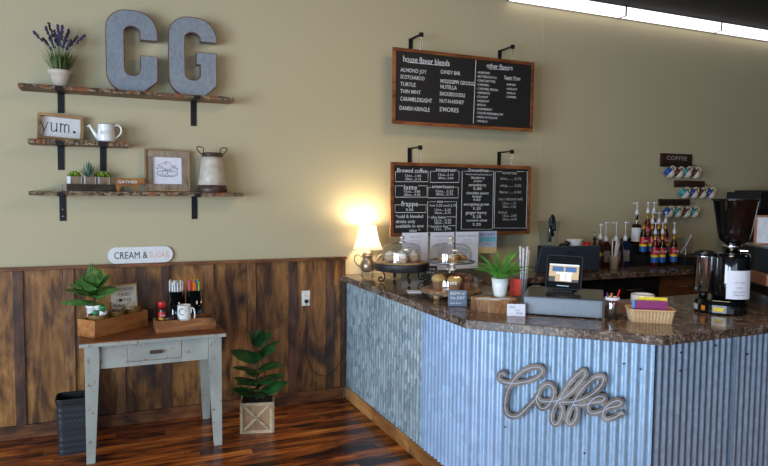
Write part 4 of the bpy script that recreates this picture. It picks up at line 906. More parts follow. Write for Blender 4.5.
# right tray
tt = open_box('wooden_tray', 'distressed wooden tray at the right of the side table', 'tray', (0.484, -0.462, TZ), R(3), 0.40, 0.175, 0.083, 0.012, 'tray', notch=True)
def container(name, label, x, y, rr, hh, sticks, cat='container'):
    t = thing(name, label, cat, (x, y, TZ))
    MB().lathe([(rr * 0.96, 0), (rr, 0.006), (rr, hh), (rr * 0.92, hh), (rr * 0.90, 0.012), (0, 0.012)], 24).build('cup', 'blackgloss', t)
    return t
c = container('straw_holder', 'glossy black holder full of white stir sticks', 0.445, -0.300, 0.060, 0.248, 0)
c2 = container('straw_holder', 'glossy black holder full of coloured straws', 0.572, -0.290, 0.060, 0.248, 0)
q = random.Random(12)
def sticks(x, y, n, mats, name, label, cat, group, rr=0.042, L=0.30, wd=0.006):
    for i in range(n):
        a = i * 2.399; r_ = rr * math.sqrt((i + 0.5) / n); tx, ty = q.uniform(-.035, .035), q.uniform(-.035, .035)
        bx_, by_ = x + r_ * math.cos(a), y + r_ * math.sin(a)
        mt = mats[int((math.cos(a) * r_ / rr + 1) / 2 * len(mats) * 0.999)] if len(mats) > 1 else mats[0]
        o = MB().tube([(0, 0, 0), (tx * 0.3, ty * 0.3, L + q.uniform(-.01, .012))], wd, 6).build(name, mt, None, (bx_, by_, TZ + 0.0135))
        o['label'] = label(mt) if callable(label) else label; o['category'] = cat; o['group'] = group
sticks(0.445, -0.300, 18, ['whitematt'], 'stir_stick', 'white stir stick in the left black holder', 'straw', 'white stir sticks', L=0.305)
cn = {'pink': 'pink', 'orange': 'orange', 'scarlet': 'red', 'yellow': 'yellow', 'sky': 'blue', 'lime': 'lime green'}
sticks(0.572, -0.290, 20, ['pink', 'pink', 'orange', 'scarlet', 'yellow', 'sky', 'lime', 'lime'], 'straw', lambda mt: cn[mt] + ' straw in the right black holder', 'straw', 'coloured straws', L=0.302)
def mug(name, label, loc, rz, r_, h, mat='white', hm=None, group=None):
    t = thing(name, label, 'mug', loc, rz, group)
    MB().lathe([(r_ * 0.9, 0), (r_ * 0.98, 0.004), (r_, 0.02), (r_, h), (r_ * 0.93, h), (r_ * 0.92, 0.01), (0, 0.008)], 28).build('cup', mat, t)
    MB().tube(smooth([(r_ * 0.97, 0, h * 0.85), (r_ * 1.45, 0, h * 0.82), (r_ * 1.62, 0, h * 0.5), (r_ * 1.35, 0, h * 0.24), (r_ * 0.97, 0, h * 0.2)], 4), r_ * 0.12, 7).build('handle', hm or mat, t)
    return t
t = mug('small_mug', 'small white mug with a dark wreath print in the wooden tray', (0.480, -0.470, TZ + 0.0125), R(-14), 0.045, 0.160)
m = MB()
for k in range(16): a = 2 * PI * k / 16; m.ball((0.020 * math.cos(a) - 0.006, -0.0455 + 0.0035 * abs(math.cos(a)), 0.118 + 0.022 * math.sin(a)), 0.004, 0.0012, 0.0045, 6, 4)
m.build('wreath_print', 'greyink', t)
t = thing('spice_shaker', 'red-capped shaker with a red label in the wooden tray', 'shaker', (0.334, -0.455, TZ + 0.0125))
MB().lathe([(0.022, 0), (0.024, 0.004), (0.024, 0.135), (0.018, 0.148)], 20).build('bottle', 'amber', t)
MB().lathe([(0.0245, 0.02), (0.0245, 0.075)], 20, cap=False).build('label_band', 'yellow', t); MB().lathe([(0.0247, 0.078), (0.0247, 0.118)], 20, cap=False).build('label_band', 'red', t)
m = MB(); m.text('CINNAMON', 0, 0.09, 0.012, 0.034, 'CENTER', Matrix.Translation((0, -0.0252, 0))); m.build('lettering', 'whitematt', t)
MB().lathe([(0.026, 0.1485), (0.026, 0.185), (0.023, 0.19)], 20).build('cap', 'red', t)
t = thing('dark_dish', 'low brown dish at the left of the wooden tray', 'dish', (0.352, -0.505 + 0.035 - 0.012, TZ + 0.0125), 0) if False else None
t = thing('dark_dish', 'low brown dish in the wooden tray in front of the shaker', 'dish', (0.375, -0.50, TZ + 0.0125))
MB().lathe([(0.028, 0), (0.033, 0.075), (0.036, 0.086), (0.031, 0.086), (0.026, 0.02), (0, 0.018)], 22).build('dish', 'brownband', t)

# waste bin
t = thing('waste_bin', 'charcoal wicker-pattern plastic bin on the floor left of the table', 'bin', (-0.215, -0.375, 0))
rings = []
for z in [0.0, 0.01] + [0.02 + 0.02 * i for i in range(17)]:
    f_ = 1 + 0.07 * z / 0.4; g = 0.003 if (int(z / 0.02) % 2) else 0
    rings.append(rrect(0.225 * f_ + g, 0.165 * f_ + g, 0.035, z))
MB().loft(rings, cap1=False).build('body', 'bin', t)
MB().loft([rrect(0.244, 0.182, 0.04, 0.341), rrect(0.250, 0.188, 0.042, 0.345), rrect(0.254, 0.190, 0.042, 0.374), rrect(0.25, 0.186, 0.04, 0.380), rrect(0.238, 0.176, 0.036, 0.374), rrect(0.23, 0.168, 0.035, 0.32), rrect(0.216, 0.156, 0.03, 0.02)], sm=False, cap0=False).build('rim', 'matblack', t)

# crate planter with fiddle-leaf plant
t = thing('fiddle_leaf_plant', 'dark green fiddle-leaf plant in a pale crossed wooden crate planter', 'plant', (1.006, -0.425, 0), R(-14))
w = 0.246; h = 0.226
MB().box(-w / 2 + 0.012, w / 2 - 0.012, -w / 2 + 0.012, w / 2 - 0.012, 0.003, h - 0.03).build('inner_box', 'planter', t)
for rz in range(4):
    Tz = Matrix.Rotation(rz * PI / 2, 4, 'Z'); y0 = -w / 2 + 0.0115
    for x0 in (-w / 2 + 0.0, w / 2 - 0.024): pass
    MB().box(-w / 2, w / 2 - 0.0125, y0 - 0.0115, y0 - 0.0005, h - 0.022, h, Tz).build('rail', 'planter', t)
    MB().box(-w / 2, w / 2 - 0.0125, y0 - 0.0115, y0 - 0.0005, 0, 0.022, Tz).build('rail', 'planter', t)
    MB().box(-w / 2, -w / 2 + 0.022, y0 - 0.0115, y0 - 0.0005, 0.0225, h - 0.0225, Tz).build('stile', 'planter', t)
    MB().box(w / 2 - 0.034, w / 2 - 0.0125, y0 - 0.0115, y0 - 0.0005, 0.0225, h - 0.0225, Tz).build('stile', 'planter', t)
    for s_ in (-1, 1):
        Tc = Tz @ Matrix.Translation((-0.006, 0, h / 2)) @ Matrix.Rotation(s_ * R(45), 4, 'Y')
        MB().box(-0.124, 0.124, y0 - (0.0085 if s_ > 0 else 0.0070), y0 - 0.0005, -0.008, 0.008, Tc).build('cross_brace', 'planter', t)
    MB().box(-w / 2 + 0.0225, w / 2 - 0.0345, y0 + 0.0002, y0 + 0.0035, 0.01, h - 0.01, Tz).build('panel_board', 'cratepanel', t)
MB().box(-w / 2 + 0.013, w / 2 - 0.013, -w / 2 + 0.013, w / 2 - 0.013, h - 0.029, h - 0.02).build('soil', 'soil', t)
MB().tube(smooth([(0, 0, h - 0.02), (-0.01, 0.005, 0.36), (0.008, 0, 0.5), (0, 0, 0.64)], 4), [0.008] * 12 + [0.004]).build('stem', 'stem', t)
q = random.Random(5)
FL = [(200, 60, .15, .10, .60, .4), (20, 45, .15, .09, .60, .5), (300, 62, .17, .10, .60, .5), (100, 70, .13, .08, .60, .4), (0, 25, .17, .075, .56, .3), (190, 25, .20, .12, .50, .5), (330, 40, .17, .11, .52, .9), (260, 50, .14, .10, .5, .8), (60, 30, .16, .10, .50, .6), (150, 35, .16, .10, .48, .6),
      (345, 20, .19, .13, .44, 0.9), (205, 20, .19, .09, .42, .6), (230, 5, .20, .10, .36, .5), (280, 30, .14, .10, .40, .9), (310, 10, .17, .12, .36, .7), (20, 10, .20, .10, .33, .4), (170, 15, .17, .10, .32, .4), (255, 10, .17, .11, .30, .5), (350, 12, .22, .12, .26, .1), (195, 12, .18, .09, .25, .2), (80, 10, .15, .1, .3, .3), (120, 10, .15, .1, .38, .4), (285, -5, .15, .09, .27, .3), (225, 15, .15, .1, .25, .3)]
for (a, e, L, wd, z, dr) in FL:
    m = MB(); leaf(m, (0.0, 0, z), R(a), R(e + 12), L * 1.12, wd * 0.88, dr, 0.16, n=7, twist=-0.55 * math.cos(R(a)) + q.uniform(-0.25, 0.25)); m.build('leaf', 'fiddle', t)

# ------------------------------------------------------------------ things on the bar top
CT = 1.0700
# lamp
t = thing('table_lamp', 'small lit lamp with a silver teapot base on the bar near the wall', 'lamp', (2.005, -0.135, CT), R(-20))
m = MB().lathe([(0.028, 0.028), (0.048, 0.036), (0.062, 0.062), (0.064, 0.085), (0.056, 0.115), (0.042, 0.135), (0.044, 0.158), (0.052, 0.166), (0.05, 0.172), (0.04, 0.176)], 28); m.build('kettle_body', 'bronze', t)
MB().lathe([(0.046, 0.177), (0.044, 0.186), (0.028, 0.204), (0.012, 0.212), (0.008, 0.235)], 24).build('lid', 'bronze', t)
MB().tube(smooth([(-0.05, 0, 0.155), (-0.075, 0, 0.175), (-0.105, 0, 0.165), (-0.108, 0, 0.125), (-0.085, 0, 0.09), (-0.06, 0, 0.07)], 5), 0.0055).build('handle', 'bronze', t)
MB().tube(smooth([(0.05, 0, 0.07), (0.08, 0, 0.10), (0.09, 0, 0.15), (0.115, 0, 0.175)], 5), [0.014] * 6 + [0.011] * 5 + [0.009] * 5).build('spout', 'bronze', t)
for a in (45, 135, 225, 315):
    ca, sa = math.cos(R(a)), math.sin(R(a))
    f = MB().tube(smooth([(0.04 * ca, 0.04 * sa, 0.045), (0.055 * ca, 0.055 * sa, 0.03), (0.048 * ca, 0.048 * sa, 0.012), (0.06 * ca, 0.06 * sa, 0.005)], 4), 0.0055); f.ball((0.06 * ca, 0.06 * sa, 0.0062), 0.011, 0.011, 0.006); f.build('foot', 'bronze', t)
n = 40; rings = []
for z, r_ in ((0.222, 0.130), (0.25, 0.112), (0.30, 0.090), (0.36, 0.074), (0.415, 0.064)):
    rings.append([((r_ * (1 + 0.012 * math.cos(8 * 2 * PI * k / n))) * math.cos(2 * PI * k / n), (r_ * (1 + 0.012 * math.cos(8 * 2 * PI * k / n))) * math.sin(2 * PI * k / n), z) for k in range(n)])
MB().loft(rings, sm=True, cap0=False, cap1=False).build('lamp_shade', 'shade', t)
MB().tube([(0.008 * 0, 0, 0.23), (0, 0, 0.29)], 0.010).build('bulb_socket', 'bronze', t)
MB().ball((0, 0, 0.325), 0.024, 0.024, 0.034).build('bulb', 'bulb', t)
l = bpy.data.lights.new('lamp_bulb_light', 'POINT'); l.energy = 19; l.color = (1.0, 0.80, 0.50); l.shadow_soft_size = 0.03
lo = bpy.data.objects.new('lamp_bulb_light', l); COL.objects.link(lo); lo.location = (2.005, -0.135, CT + 0.392)

def dome(t, z, r_, h, knob=True, mat='glass'):
    prof = [(r_, 0), (r_ * 1.0, h * 0.35), (r_ * 0.97, h * 0.6), (r_ * 0.88, h * 0.8), (r_ * 0.68, h * 0.93), (r_ * 0.35, h * 0.99), (0.012, h)]
    prof = [(p[0], p[1]) for p in smooth([(a, b, 0) for a, b in prof], 3)]
    d = MB().lathe(prof, 40, c=(0, 0, z), cap=False).build('glass_dome', mat, t)
    MB().lathe([(r_ - 0.002, 0), (r_ + 0.003, 0.002), (r_ + 0.003, 0.006), (r_ - 0.002, 0.008)], 40, c=(0, 0, z), cap=False).build('rim', 'glass', d)
    if knob:
        MB().lathe([(0.030, h - 0.002), (0.026, h + 0.006), (0.010, h + 0.012), (0.012, h + 0.02), (0.021, h + 0.032), (0.021, h + 0.042), (0.012, h + 0.05), (0, h + 0.051)], 20, c=(0, 0, z)).build('knob', M_('cut_glass_knob', (214, 206, 196), 0.08, 0.5), d)
    return d
# black footed cake stand
t = thing('cake_stand', 'round black cake stand on curled iron feet with a glass dome', 'cake stand', (2.105, -0.60, CT), R(-25))
MB().lathe([(0.0, 0.095), (0.208, 0.095), (0.214, 0.099), (0.216, 0.150), (0.214, 0.155), (0, 0.155)], 48).build('tray_drum', M_('worn_black_metal', (52, 50, 52), 0.5, 0.3, 0.5, 10), t)
MB().lathe([(0.0, 0.1555), (0.205, 0.1555), (0.205, 0.160), (0, 0.160)], 48).build('wooden_plate', 'slab', t)
for a in (20, 110, 200, 290):
    ca, sa = math.cos(R(a)), math.sin(R(a)); pr = [(0.165, 0.095), (0.145, 0.07), (0.14, 0.04), (0.155, 0.015), (0.178, 0.013), (0.188, 0.03), (0.178, 0.046), (0.164, 0.04), (0.166, 0.028)]
    MB().tube(smooth([(r_ * ca, r_ * sa, z) for r_, z in pr], 4), 0.0055).build('curled_foot', 'iron', t)
dome(t, 0.1605, 0.158, 0.152)
for i, (x, y) in enumerate(((-0.088, 0.0), (0.0, -0.085), (0.088, 0.0), (0.0, 0.085))):
    b = thing('frosted_bun', ['frosted bun under the left dome, far left', 'frosted bun under the left dome, in front', 'frosted bun under the left dome, right', 'frosted bun under the left dome, at the back'][i], 'pastry', Vector((2.105, -0.60, CT + 0.1605)) + Matrix.Rotation(R(-25), 3, 'Z') @ Vector((x, y, 0)), 0, 'frosted buns under the left dome')
    MB().lathe([(0.036, 0), (0.050, 0.022), (0.052, 0.04), (0.046, 0.052), (0.03, 0.056)], 20).build('bun', 'swirl', b)
    m = MB(); m.tube([(0.045 * (1 - k / 42) * math.cos(k * 0.5), 0.045 * (1 - k / 42) * math.sin(k * 0.5), 0.052 + 0.0007 * k) for k in range(38)], 0.008, 6); m.build('frosting', 'icing', b)
# glass pedestal with cookies
t = thing('glass_cake_stand', 'tall clear glass pedestal stand with a domed lid over cookies', 'cake stand', (2.345, -0.945, CT))
MB().lathe([(0.085, 0.0), (0.088, 0.006), (0.06, 0.016), (0.022, 0.035), (0.018, 0.07), (0.026, 0.09), (0.018, 0.11), (0.03, 0.170), (0.08, 0.181)], 32).build('pedestal', 'glass', t)
MB().lathe([(0, 0.182), (0.178, 0.182), (0.184, 0.191), (0.178, 0.191), (0, 0.188)], 44, cap=False).build('plate', 'glass', t)
MB().lathe([(0.176, 0.182), (0.186, 0.191), (0.182, 0.195), (0.176, 0.191)], 44, cap=False).build('plate_edge', 'steel', t)
dome(t, 0.1915, 0.160, 0.135)
q = random.Random(2); ci = 0
for sx, sy, nn in ((-0.06, 0.0, 2), (0.03, 0.055, 3), (0.0, -0.05, 3), (0.085, -0.01, 3)):
    for k in range(nn):
        o = MB().lathe([(0.0, 0), (0.040, 0.001), (0.044, 0.006), (0.036, 0.012), (0, 0.014)], 18).build('cookie', 'cookie', None, (2.345 + sx + q.uniform(-.008, .008), -0.945 + sy + q.uniform(-.008, .008), CT + 0.1925 + 0.0145 * k), (q.uniform(-.05, .05), q.uniform(-.05, .05) , 0))
        tag(o, 'golden cookie in a stack under the pedestal dome', 'cookie', 'cookies under the pedestal dome')
o = MB().lathe([(0.0, 0), (0.040, 0.001), (0.044, 0.006), (0.036, 0.012), (0, 0.014)], 18).build('cookie', 'cookie', None, (2.405, -1.0, CT + 0.229), (0, R(38), R(-20)))
tag(o, 'golden cookie leaning on the stacks under the pedestal dome', 'cookie', 'cookies under the pedestal dome')
# log slice stand with muffins
t = thing('wood_slice_stand', 'round wood-slice stand with a glass dome over muffins', 'cake stand', (2.115, -1.375, CT))
q = random.Random(8); n = 40; rad = [0.200 + 0.007 * math.sin(3 * 2 * PI * k / n) + q.uniform(-.003, .003) for k in range(n)]
ring = lambda f, z: [(rad[k] * f * math.cos(2 * PI * k / n), rad[k] * f * math.sin(2 * PI * k / n), z) for k in range(n)]
m = MB(); m.loft([ring(0.97, 0.030), ring(1.0, 0.038), ring(1.0, 0.052)], mi=1, cap1=False); m.loft([ring(1.0, 0.052), ring(0.985, 0.056)], mi=0, cap0=False); m.build('wood_slice', ['slab', 'bark'], t)
for a in (200, 320, 80): MB().lathe([(0.022, 0), (0.024, 0.0295)], 14, c=(0.15 * math.cos(R(a)), 0.15 * math.sin(R(a)), 0)).build('foot', 'slab', t)
dome(t, 0.0565, 0.150, 0.128)
for i, (x, y, mm, lab) in enumerate(((-0.094, 0.012, 'muffinlight', 'golden muffin at the left under the low dome'), (-0.030, -0.088, 'muffinlight', 'pale-topped muffin at the front under the low dome'), (0.072, -0.062, 'muffin', 'dark muffin at the front right under the low dome'), (0.085, 0.045, 'muffin', 'dark muffin at the far right under the low dome'), (-0.005, 0.055, 'muffin', 'dark muffin in the middle under the low dome'))):
    b = thing('muffin', lab, 'muffin', (2.115 + x, -1.375 + y, CT + 0.0568), 0, 'muffins under the low dome')
    rings = [[((r_ + 0.0018 * (k % 2)) * math.cos(2 * PI * k / 28), (r_ + 0.0018 * (k % 2)) * math.sin(2 * PI * k / 28), z) for k in range(28)] for r_, z in ((0.032, 0), (0.043, 0.052))]
    MB().loft(rings, cap0=True).build('liner', 'linerbrown', b)
    MB().lathe([(0.042, 0.0525), (0.050, 0.062), (0.047, 0.080), (0.028, 0.096), (0, 0.100)], 20).build('crown', mm, b)
# little signs
def card(name, label, loc, rz, w, h, mat, lines, tm='ink', tilt=-8, th=0.002, cat='card'):
    t = thing(name, label, cat, loc); t.rotation_euler = (R(tilt), 0, rz)
    MB().box(-w / 2, w / 2, -th, 0, 0, h).build('face', mat, t)
    m = MB()
    for s_, x, z, hh, ww, al in lines: m.text(s_, x, z, hh, ww, al, Matrix.Translation((0, -th - 0.0002, 0)), shear=0.1)
    if lines: m.build('lettering', tm, t)
    return t
FACE = R(-24)
t = card('chalk_sign', 'blue-grey slate sign reading BREW of the DAY before the muffin stand', (1.968, -1.703, CT + 0.001), FACE, 0.115, 0.098, 'slate', [('BREW of', 0, 0.070, 0.018, 0.088, 'CENTER'), ('the DAY', 0, 0.043, 0.019, 0.09, 'CENTER'), ('Dark Roast', -0.045, 0.014, 0.010, 0.07, 'LEFT')], 'whitematt', -8, 0.004, 'sign')
MB().box(-0.045, 0.045, -0.0, 0.028, 0.0005, 0.004, Matrix.Rotation(R(8), 4, 'X')).build('stand', 'slate', t)
t = card('small_black_sign', 'small black price sign between the black cake stand and pedestal', (2.385, -0.55, CT + 0.001), FACE, 0.11, 0.066 + 0.045, 'matblack', [('donuts', 0, 0.078, 0.016, 0.075, 'CENTER'), ('2.50 ea', 0, 0.05, 0.014, 0.06, 'CENTER')], 'whitematt', -6, 0.004, 'sign')
MB().box(-0.03, 0.03, 0.0005, 0.03, 0.001, 0.004).build('stand', 'matblack', t)
o = MB().box(-0.048, 0.048, -0.045, 0.045, 0, 0.006).build('loose_card', 'paper', None, (1.972, -1.09, CT + 0.0005), (0, 0, R(-20))); tag(o, 'small blank white card lying flat on the bar', 'card')
# log slab with fern, papers
t = thing('log_slab', 'thick half-round log slab on the bar under the fern', 'wood slab', (2.112, -1.880, CT), R(-36))
q = random.Random(3); n = 30; base = []
for k in range(n):
    a = 2 * PI * k / n; r_ = (0.135 + q.uniform(-.004, .004)); base.append((r_ * 1.02 * math.cos(a), (r_ * 0.80) * math.sin(a)))
m = MB(); m.loft([[(x, y, 0) for x, y in base], [(x * 0.985, y * 0.985, 0.035) for x, y in base], [(x, y, 0.070) for x, y in base]], mi=1, cap1=False); m.loft([[(x, y, 0.070) for x, y in base], [(x * 0.97, y * 0.97, 0.073) for x, y in base]], mi=0, cap0=False); m.build('slab', ['slab', 'slabside'], t)
for i, (dx, dy, rz) in enumerate(((-0.055, -0.045, 0.2), (0.0, -0.070, -0.15), (0.055, -0.050, 0.5))):
    o = MB().box(-0.045, 0.045, -0.028, 0.028, 0, 0.0012).build('paper_slip', 'paper', None, Vector((2.112, -1.880, CT + 0.0735 + 0.0013 * i)) + Matrix.Rotation(R(-36), 3, 'Z') @ Vector((dx, dy, 0)), (0, 0, R(-30) + rz))
    tag(o, ['left paper slip on the front of the log slab', 'middle paper slip on the front of the log slab, before the fern pot', 'right paper slip on the front of the log slab'][i], 'paper', 'paper slips on the log slab')
t = thing('potted_fern', 'bright green fern in a small white pot on the log slab', 'plant', (2.175, -1.855, CT + 0.0735), 0)
MB().lathe([(0.032, 0), (0.036, 0.004), (0.047, 0.060), (0.052, 0.112), (0.047, 0.112), (0.043, 0.09), (0, 0.088)], 26).build('pot', 'white', t)
q = random.Random(17)
for i in range(30):
    a = i * 2.399 + q.uniform(-.2, .2); el_ = R(q.uniform(38, 82)); L = q.uniform(0.15, 0.215); dr = q.uniform(0.5, 1.2); m = MB()
    p = Vector((0.015 * math.cos(a), 0.015 * math.sin(a), 0.095)); up = el_; pts = []
    ns = 13
    for k in range(ns + 1):
        pts.append(p.copy()); d = Vector((math.cos(a) * math.cos(up), math.sin(a) * math.cos(up), math.sin(up))); p = p + d * (L / ns); up -= dr / ns
        if k > 2:
            wl = 0.034 * math.sin(PI * (k / (ns + 2)) ** 0.8)
            for s_ in (-1, 1): leaf(m, pts[-1], a + s_ * R(62), up + 0.15, wl, 0.011, 0.5, 0.1, n=2)
    m.tube(pts, 0.0016, 4); m.build('frond', 'fern', t)
# scarlet card on a stick, handwritten card, clear cup
t = thing('red_card_stand', 'coral red card on a short stand beside the fern', 'card', (2.325, -1.80, CT), FACE)
MB().box(-0.035, 0.035, -0.0025, 0, 0.062, 0.166).build('card', 'scarlet', t)
MB().tube([(0, 0.003, 0.002), (0, 0.003, 0.10)], 0.003).build('stick', 'steel', t); MB().lathe([(0.02, 0), (0.02, 0.004)], 16).build('foot', 'steel', t)
m = MB(); [m.text(s_, 0, z, 0.007, w_, 'CENTER', Matrix.Translation((0, -0.0027, 0))) for s_, z, w_ in (('follow us for', 0.135, 0.045), ('daily specials', 0.122, 0.048), ('& events', 0.109, 0.03))]; m.build('lettering', M_('dark_coral_ink', (190, 50, 44), 0.6), t)
card('handwritten_card', 'white handwritten card standing at the bar edge before the fern', (2.118, -2.105, CT + 0.0005), R(-26), 0.103, 0.070, 'paper', [('Drink', -0.035, 0.047, 0.011, 0.03, 'LEFT'), ('of the', -0.005, 0.031, 0.010, 0.026, 'LEFT'), ('Week', 0.0, 0.014, 0.011, 0.035, 'LEFT')], 'blueink', -5)
t = thing('clear_stirrer_cup', 'clear plastic tube of wrapped sticks behind the red card', 'container', (2.605, -1.50, CT))
MB().lathe([(0.024, 0), (0.028, 0.12), (0.029, 0.12)], 20, cap=False).build('tube', 'plasticclear', t); MB().lathe([(0, 0.001), (0.024, 0.001)], 16, cap=False).build('base', 'plasticclear', t)
q = random.Random(6); m = MB()
for i in range(7): a = i * 0.9; m.tube([(0.014 * math.cos(a), 0.014 * math.sin(a), 0.003), (0.03 * math.cos(a + .3), 0.03 * math.sin(a + .3), 0.315 + 0.012 * (i % 3))], [0.003, 0.009], 5)
m.build('wrapped_sticks', M_('crinkled_cellophane', (214, 216, 226), 0.3, 0.0, 0.2, 60), t)
t = thing('glass_jar_lid', 'small clear glass jar on the bar behind the red card', 'jar', (2.62, -1.49, CT)) if False else thing('glass_jar', 'small clear glass jar on the bar behind the cash drawer', 'jar', (2.70, -1.52, CT))
MB().lathe([(0.03, 0), (0.032, 0.003), (0.032, 0.05), (0.028, 0.058)], 22, cap=False).build('jar', 'glass', t); MB().lathe([(0.031, 0.0585), (0.031, 0.068), (0, 0.07)], 22).build('lid', 'steel', t)

# register: cash drawer, tablet
er = Vector((0.66, -0.751, 0)); rz = math.atan2(er.y, er.x)
t = thing('cash_drawer', 'long low grey metal cash drawer in the middle of the bar', 'cash drawer', (2.487, -2.066, CT), R(-42))
MB().box(-0.215, 0.215, -0.195, 0.195, 0.006, 0.104).build('body', 'drawer', t, bevel=0.003)
MB().box(-0.222, 0.222, -0.203, 0.2, 0.1045, 0.112).build('lid', 'drawertop', t, bevel=0.002)
MB().box(-0.205, 0.205, -0.199, -0.1955, 0.016, 0.098).build('drawer_front', 'drawer', t, bevel=0.001)
for x in (-0.19, 0.19):
    for y in (-0.17, 0.17): MB().box(x - 0.012, x + 0.012, y - 0.012, y + 0.012, 0, 0.0058).build('foot', 'matblack', t)
t = thing('tablet', 'black tablet screen tilted on a stand on the cash drawer', 'tablet', (2.505, -2.035, CT + 0.1125), R(-53))
sc = Matrix.Translation((0, 0, 0.012)) @ Matrix.Rotation(R(-13), 4, 'X')
m = MB(); m.prism([(x, z) for x, z, _ in rrect(0.215, 0.205, 0.016, 0, cx=0, cy=0.1025)], 0, 0.016, sc @ T); m.build('casing', 'matblack', t, bevel=0.002)
MB().prism([(x, z) for x, z, _ in rrect(0.205, 0.195, 0.013, 0, cx=0, cy=0.1025)], 0.0162, 0.0175, sc @ T).build('glass_front', 'blackgloss', t)
scr = MB(); ys = -0.0182
def rect(m, x0, x1, z0, z1, mi, y=ys): m.box(x0, x1, y - 0.0004, y, z0, z1, sc, mi)
rect(scr, -0.088, 0.088, 0.045, 0.150, 0)
for i, (a, b) in enumerate(((-0.07, -0.002), (0.008, 0.074))): rect(scr, a, b, 0.105, 0.135, 1, ys - 0.0006)
rect(scr, -0.045, 0.05, 0.090, 0.102, 2, ys - 0.0006); rect(scr, -0.02, 0.008, 0.05, 0.088, 2, ys - 0.0006); rect(scr, 0.014, 0.045, 0.05, 0.092, 2, ys - 0.0012); rect(scr, -0.088, -0.05, 0.045, 0.075, 3, ys - 0.0006); rect(scr, 0.05, 0.088, 0.045, 0.06, 3, ys - 0.0006); rect(scr, -0.088, 0.088, 0.142, 0.150, 2, ys - 0.0006)
scr.build('screen', ['screentan', 'screenblue', 'screenwhite', 'screendark'], t)
MB().box(-0.035, 0.035, ys - 0.0006, ys, 0.018, 0.022, sc).build('home_bar', 'steel', t)
MB().prism([(-0.06, 0), (0.06, 0), (0.05, 0.10), (-0.05, 0.10)], 0, 0.02, Matrix(((1, 0, 0, 0), (0, 0.45, -1, 0.075), (0, 0.0, 0, 0.0), (0, 0, 0, 1))) ) if False else None
m = MB(); m.box(-0.06, 0.06, -0.025, 0.11, 0, 0.010); m.build('stand_base', 'matblack', t, bevel=0.003)
MB().add([(-0.04, 0.105, 0.010), (0.04, 0.105, 0.010), (0.04, 0.045, 0.13), (-0.04, 0.045, 0.13), (-0.04, 0.085, 0.010), (0.04, 0.085, 0.010), (0.04, 0.036, 0.12), (-0.04, 0.036, 0.12)], [(0, 1, 2, 3), (4, 7, 6, 5), (0, 4, 5, 1), (3, 2, 6, 7), (0, 3, 7, 4), (1, 5, 6, 2)]).build('support', 'matblack', t)

# pen jar
t = thing('pen_jar', 'glass jar of coffee beans holding pens, right of the cash drawer', 'jar', (2.582, -2.372 + 0.012, CT), FACE)
MB().lathe([(0.036, 0), (0.040, 0.005), (0.040, 0.095), (0.035, 0.108)], 26, cap=False).build('jar', 'glass', t)
MB().lathe([(0.0, 0.003), (0.036, 0.003), (0.037, 0.070), (0, 0.072)], 22, cap=False).build('beans', M_('coffee_beans', (48, 30, 24), 0.5, 0, 0.6, 90, 0.8), t, kind='stuff')
MB().lathe([(0.037, 0.1085), (0.039, 0.110), (0.039, 0.124), (0.034, 0.124), (0.034, 0.109)], 26, cap=False).build('metal_ring', 'pump', t)
for i, (dx, dy, tx, c, lab) in enumerate(((-0.020, 0.0, -0.010, 'violet', 'violet'), (-0.008, -0.012, -0.003, 'orange', 'orange'), (0.018, 0.004, 0.022, 'red', 'red'), (0.002, 0.014, 0.004, 'matblack', 'black'))):
    w3 = Matrix.Rotation(FACE, 3, 'Z') @ Vector((dx, dy, 0))
    o = thing('pen', lab + ' pen standing in the jar of coffee beans', 'pen', (2.582 + w3.x, -2.36 + w3.y, CT + 0.0725), FACE, 'pens in the jar')
    MB().tube([(0, 0, 0), (tx, 0, 0.075 if i != 2 else 0.092)], 0.0045, 7).build('barrel', c, o)
# basket
t = thing('wicker_basket', 'small tan wicker basket at the bar corner', 'basket', (2.745, -2.475, CT), R(-34))
def wring(w_, d_, r_, z, amp=0.002):
    P = rrect(w_, d_, r_, z, 6); out = []; N = 4
    for i in range(len(P)):
        a = Vector(P[i]); b = Vector(P[(i + 1) % len(P)]); L = (b - a).length; mm = max(1, int(L / 0.0045))
        for k in range(mm): out.append(a.lerp(b, k / mm))
    c = Vector((0, 0, z)); return [tuple(p + (p - c).normalized() * (amp if i % 4 < 2 else -amp)) for i, p in enumerate(out)]
zs = [0, 0.01, 0.02, 0.03, 0.04, 0.05, 0.06, 0.066]
base = wring(0.235, 0.15, 0.025, 0)
def wr(k, z, ph): return [(x * k, y * k, z) for x, y, _ in base]
MB().loft([wr(0.90 + 0.10 * z / 0.066, z, 0) for z in zs] + [wr(0.96, 0.064, 0), wr(0.85, 0.008, 0)], cap0=True, cap1=True).build('woven_body', 'basket', t)
rim = rrect(0.238, 0.154, 0.027, 0.068, 8)
MB().tube([(x, y, z) for x, y, z in rim], 0.0055, 8, closed=True).build('braided_rim', 'basket', t)
def in_bk(x, y, z): return Vector((2.745, -2.475, CT + z)) + Matrix.Rotation(R(-34), 3, 'Z') @ Vector((x, y, 0))
for i, (x, y, z, w_, h_, c, lab, tl) in enumerate(((0.0, -0.035, 0.011, 0.170, 0.104, 'purple', 'purple', -6), (-0.028, -0.02, 0.011, 0.14, 0.098, 'sky', 'sky blue', -5), (-0.012, -0.008, 0.011, 0.15, 0.102, 'green', 'green', -4), (0.015, 0.004, 0.011, 0.15, 0.118, 'yellow', 'yellow', -4), (0.026, 0.014, 0.011, 0.135, 0.113, 'pink', 'pink', -4))):
    o = MB().box(-w_ / 2, w_ / 2, -0.003, 0.003, 0, h_).build('gift_card_pack', c, None, in_bk(x, y, z + 0.001), (R(tl), 0, R(-34)))
    tag(o, lab + ' card pack standing in the wicker basket', 'card', 'card packs in the basket')
t = mug('enamel_mug', 'wide white mug with a black handle behind the wicker basket', (2.905, -2.265, CT), R(-30), 0.066, 0.108, 'white', 'matblack')
